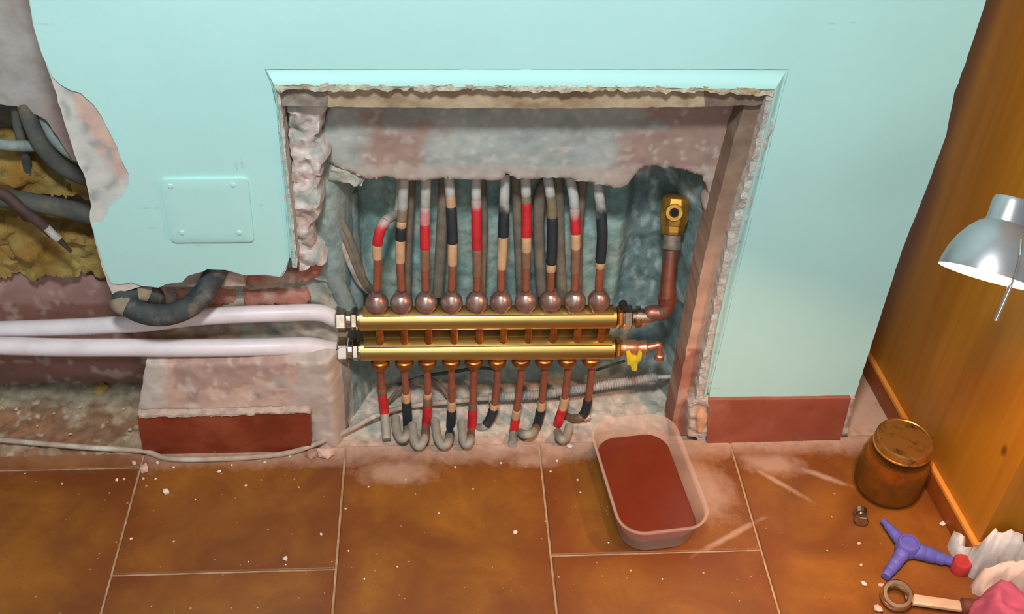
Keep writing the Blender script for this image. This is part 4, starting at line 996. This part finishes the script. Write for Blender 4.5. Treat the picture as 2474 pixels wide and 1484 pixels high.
bm = bmesh.new(); add_tube(bm, smooth_path([top, top+Vector((.06, .01, .03)), top.lerp(arm_end, .6)+Vector((0.0, 0, .06)), arm_end], 8), .006, 12); obj('arm', bm, M_SILVER, lamp)
bm = bmesh.new(); add_lathe(bm, [(.03, 0), (.03, .006), (.012, .012)], arm_end+nrm*0.006, -nrm, 24); obj('wall_mount', bm, M_SILVER, lamp)

# ------------------------------------------------------------------ tools and rags
bt = thing('pipe_reamer', 'blue plastic three armed pipe reamer lying on the tiles', 'tool', F(2190, 1325, 0))
hub = F(2192, 1322, .014)
bm = bmesh.new(); add_lathe(bm, [(.013, -.010), (.0155, -.008), (.0155, .0085), (.0140, .0112), (.0118, .0115), (.0112, .0090), (.002, .0090)], hub, (0, 0, 1), 28); obj('hub', bm, M_BLUE, bt)
for px, py, rs_ in ((2134, 1256, (.0090, .0078, .0066, .0050)), (2140, 1392, (.0098, .0090, .0080, .0066)), (2302, 1356, (.0118, .0108, .0092, .0070))):
    e = F(px, py, .010); dd = e-hub; L = dd.length; prof = [(.010, .004)]
    cuts = [.38, .62, .82, 1.0]; prev = .008/L
    for r_, c_ in zip(rs_, cuts): prof += [(r_, prev*L), (r_, (c_-.03)*L), (r_*.9, c_*L)]; prev = c_
    bm = bmesh.new(); add_lathe(bm, prof, hub-Vector((0, 0, .002)), dd, 18); obj('arm', bm, M_BLUE, bt)
sp = thing('ring_spanner', 'chrome ring spanner with brown grip lying below blue reamer', 'spanner', F(2168, 1440, 0))
rc = F(2167, 1440, .012); ra = (Vector((-.15, -.25, 1))).normalized()
bm = bmesh.new(); add_lathe(bm, [(.0135, -.008), (.019, -.008), (.0215, -.005), (.0215, .005), (.019, .008), (.0145, .008), (.0128, .006), (.0128, -.006), (.0135, -.008)], rc, ra, 36, caps=False); obj('ring', bm, M_CHROME, sp)
h0, h1, h2 = F(2196, 1448, .010), F(2320, 1466, .010), F(2560, 1496, .012)
u_ = (h1-h0).normalized(); w_ = Vector((-u_.y, u_.x, 0))
M = Matrix(((u_.x, w_.x, 0, h0.x), (u_.y, w_.y, 0, h0.y), (u_.z, w_.z, 1, h0.z), (0, 0, 0, 1)))
bm = bmesh.new(); add_box(bm, (-.004, -.008, -.003), ((h1-h0).length+.01, .008, .003), .0018, M); obj('shank', bm, rough_mat('satin_steel', S(224, 196, 166), S(206, 176, 146), 40, 0.45, 0.05, metal=0.35), sp)
bm = bmesh.new(); add_tube(bm, smooth_path([h1, h1.lerp(h2, .15), h1.lerp(h2, .5), h2], 6), [.009]+[.0125]*17+[.010], 18); obj('grip', bm, M_GRIP, sp)
ft = thing('pipe_fitting', 'tiny nickel pipe fitting standing beside the glass jar', 'fitting', F(2080, 1245, 0))
f0, f1 = F(2082, 1262, .010), F(2078, 1226, .010); fd = (f1-f0).normalized()
bm = bmesh.new(); add_hex(bm, .0105, f0, fd, .009); obj('hex_nut', bm, M_NICKEL, ft, False)
bm = bmesh.new(); add_lathe(bm, [(.0068, .008), (.0068, .013), (.0095, .0135), (.0098, .022), (.0082, .024), (.005, .024)], f0, fd, 18); obj('collar', bm, M_NICKEL, ft)
rcap = thing('red_cap', 'small red plastic cap against the white rag', 'cap', F(2318, 1380, 0))
bm = bmesh.new(); add_lathe(bm, [(.0125, 0), (.013, .003), (.013, .020), (.0115, .022), (.002, .022)], F(2316, 1378, .0), (0, 0, 1), 22); obj('cap_body', bm, M_RED, rcap)

def rag(name, poly, zmax, mat, label, seed, folds, base=0.0, dirv=(1, 0.4)):
    P2 = xy(poly, base)
    def edge_d(x, y):
        best = 9
        for i in range(len(P2)):
            a, b = Vector(P2[i]), Vector(P2[(i+1) % len(P2)]); q = Vector((x, y)); t = max(0, min(1, (q-a).dot(b-a)/max(1e-9, (b-a).length_squared))); best = min(best, (a+(b-a)*t-q).length)
        return best
    def zf(x, y):
        e = edge_d(x, y); s = math.sqrt(min(1.0, e/0.014)); n = noise.noise(Vector((x*14, y*14, seed)))
        w = math.sin((x*dirv[0]+y*dirv[1])*folds+3*n+seed)
        return base+0.004+zmax*s*(0.55+0.22*w+0.3*n)+0.003*nz(x, y, seed, 60)*s
    o = ground(name, P2, zf, mat, None, 0.006, 0.004, None, seed, base+0.0005)
    return centre(tag(o, label, 'rag'))
M_RAGW = rough_mat('grey_white_cloth', S(206, 204, 200), S(176, 178, 178), 16, 0.95, 0.35, 0.0015, bscale=400, c3=S(222, 200, 184))
M_RAGP = rough_mat('pink_cloth', S(176, 82, 106), S(156, 68, 92), 20, 0.95, 0.35, 0.0015, bscale=400)
M_RAGB = rough_mat('stained_cloth', S(216, 190, 172), S(190, 178, 166), 22, 0.95, 0.35, 0.0015, bscale=400)
rag('rag', [(2286, 1322), (2300, 1310), (2322, 1350), (2337, 1370), (2400, 1374), (2474, 1372), (2600, 1368), (2610, 1412), (2474, 1412), (2400, 1404), (2342, 1398), (2326, 1366), (2300, 1342)], .155, M_RAGW, 'crumpled grey white rag against the cabinet plinth, uppermost of three', 3, 60, 0.0, (0.6, 1))
rag('rag', [(2344, 1414), (2400, 1416), (2474, 1424), (2600, 1424), (2600, 1462), (2474, 1462), (2400, 1452), (2350, 1436)], .125, M_RAGB, 'stained off white rag between grey white rag and pink rag', 7, 70, 0.0, (0.3, 1))
rag('rag', [(2336, 1540), (2338, 1486), (2362, 1456), (2400, 1466), (2474, 1476), (2600, 1478), (2640, 1640), (2400, 1650)], .115, M_RAGP, 'crumpled pink rag at the bottom right corner', 9, 55, 0.0, (1, 0.5))

# ------------------------------------------------------------------ crumbs
def chip(px, py, size, mat, z=0.0, seed=0, name='plaster_chip'):
    rnd = random.Random(seed*7+int(px)); q = F(px, py, z); bm = bmesh.new()
    bmesh.ops.create_icosphere(bm, subdivisions=1, radius=1.0)
    s = (rnd.uniform(.8, 1.2), rnd.uniform(.8, 1.2), rnd.uniform(.45, .75)); a = rnd.uniform(0, 6.28)
    for v in bm.verts:
        f = 1+rnd.uniform(-.28, .28); v.co = Vector((v.co.x*s[0]*f, v.co.y*s[1]*f, v.co.z*s[2]*f))*size
    bmesh.ops.rotate(bm, verts=bm.verts, matrix=Matrix.Rotation(a, 3, 'Z'))
    lo = min(v.co.z for v in bm.verts)
    for v in bm.verts: v.co.z -= lo
    o = obj(name, bm, mat, None, False); o.location = (q.x, q.y, z-0.0004); return o
u = 1.55/FPX/2
BIG = [(402, 1191, 17, M_CHIP, 'largest white plaster chip on the second tile from the left'), (688, 1352, 14, M_CHIP, 'white plaster chip near the front seam of second tile'),
       (530, 1141, 11, M_CHIP, 'white plaster chip under the middle of left plinth tile'), (349, 1136, 26, M_CHIPP, 'pinkish plaster lump on the seam corner at left'),
       (325, 1121, 15, M_CHIPP, 'small pinkish plaster lump just left of seam corner'), (467, 1092, 18, M_CHIP, 'white plaster lump at the foot of left plinth tile'),
       (1377, 1079, 17, M_CHIP, 'white plaster lump at the mortar bed edge beside tub'), (1415, 1015, 26, M_CHIPP, 'pink plaster lump behind the tub on the mortar bed'),
       (1245, 1288, 12, M_CHIP, 'white plaster flake alone on the middle tile'), (2087, 1413, 15, M_CHIP, 'white plaster chip left of the spanner ring'),
       (2276, 1268, 13, M_CHIP, 'white plaster chip at the cabinet plinth above rag'), (2128, 1416, 14, M_CHIPP, 'pale plaster chip touching the blue reamer lower arm'),
       (2120, 1474, 20, M_CHIPP, 'pale plaster lump at bottom edge below spanner ring'), (2075, 1314, 9, M_CHIP, 'white plaster chip between fitting and blue reamer')]
for k, (px, py, s, m_, lb) in enumerate(BIG): tag(chip(px, py, s*u, m_, 0.0 if py != 1015 else 0.004, k), lb, 'plaster chip', 'plaster chips on the floor')
tag(chip(245, 948, 42*u, M_FOAM, .010, 3, 'foam_chunk'), 'orange foam chunk lying alone on the rubble', 'foam', 'foam chunks on the rubble')
tag(chip(98, 880, 46*u, M_FOAM, .012, 5, 'foam_chunk'), 'yellow foam chunk under the lower white pipe', 'foam', 'foam chunks on the rubble')
SMALL = [(317, 1303, 7), (420, 1309, 5), (472, 1208, 6), (776, 1292, 7), (835, 1230, 6), (890, 1178, 7), (842, 1332, 5), (300, 1159, 7), (282, 1160, 8), (347, 1157, 9), (376, 1158, 7), (265, 1192, 5), (1143, 1182, 6), (1523, 1380, 7),
         (1998, 1332, 5), (2080, 1366, 7), (600, 1358, 4), (722, 1178, 6), (594, 1174, 6), (150, 1170, 5), (60, 1145, 5), (1318, 1260, 5), (1470, 1312, 6), (1395, 1160, 7), (1402, 1190, 6), (1345, 1115, 8), (1330, 1140, 6), (960, 1370, 5), (1060, 1240, 5), (880, 1400, 6),
         (690, 1365, 4), (802, 1358, 4), (1350, 1395, 4), (2010, 1250, 4), (1600, 1400, 5), (1700, 1385, 4), (380, 1120, 9), (420, 1130, 7), (560, 1125, 7), (640, 1118, 8), (980, 1160, 6), (1100, 1130, 6), (1210, 1120, 7), (700, 1105, 8)]
for k, (px, py, s) in enumerate(SMALL): tag(chip(px, py, s*u, M_CHIP, 0.0, k+30), 'tiny white plaster crumb scattered on the terracotta floor tiles', 'crumb', 'tiny plaster crumbs on the tiles')
for k, (px, py, s) in enumerate([(115, 1103, 8), (60, 1104, 6), (181, 1095, 5), (520, 1093, 11)]): tag(chip(px, py, s*u, M_FOAM, 0.0, k+90, 'foam_crumb'), 'tiny yellow foam crumb at the wall foot on the left', 'crumb', 'tiny foam crumbs at the wall foot')
tag(chip(792, 1100, 40*u, M_CHIPP, 0.0, 201, 'rubble_lump'), 'pinkish rubble lump right of the left plinth tile', 'rubble')
tag(chip(752, 1102, 30*u, M_BRICK, 0.0, 203, 'rubble_lump'), 'dark brick fragment beside the pinkish rubble lump', 'rubble')
RUB = [(20, 930, 18), (60, 915, 14), (150, 920, 16), (270, 945, 12), (195, 985, 10), (215, 930, 12), (130, 1000, 8), (300, 990, 10), (40, 990, 10), (90, 1030, 8), (315, 1040, 12), (170, 1050, 7), (260, 1020, 7), (310, 900, 16)]
for k, (px, py, s) in enumerate(RUB): tag(chip(px, py, s*u, M_CHIPP if k % 2 else M_DUSTY, .011, k+120, 'rubble_lump'), 'small pale rubble lump on the debris bed in the left recess', 'rubble', 'rubble lumps in the left recess')
print('TUB', TUBINFO, 'HT', HT, 'lampR', rs, 'rim', tuple(rimc), 'bar', tuple(lu), tuple(ru), tuple(ll), 'JB', tuple(JB))
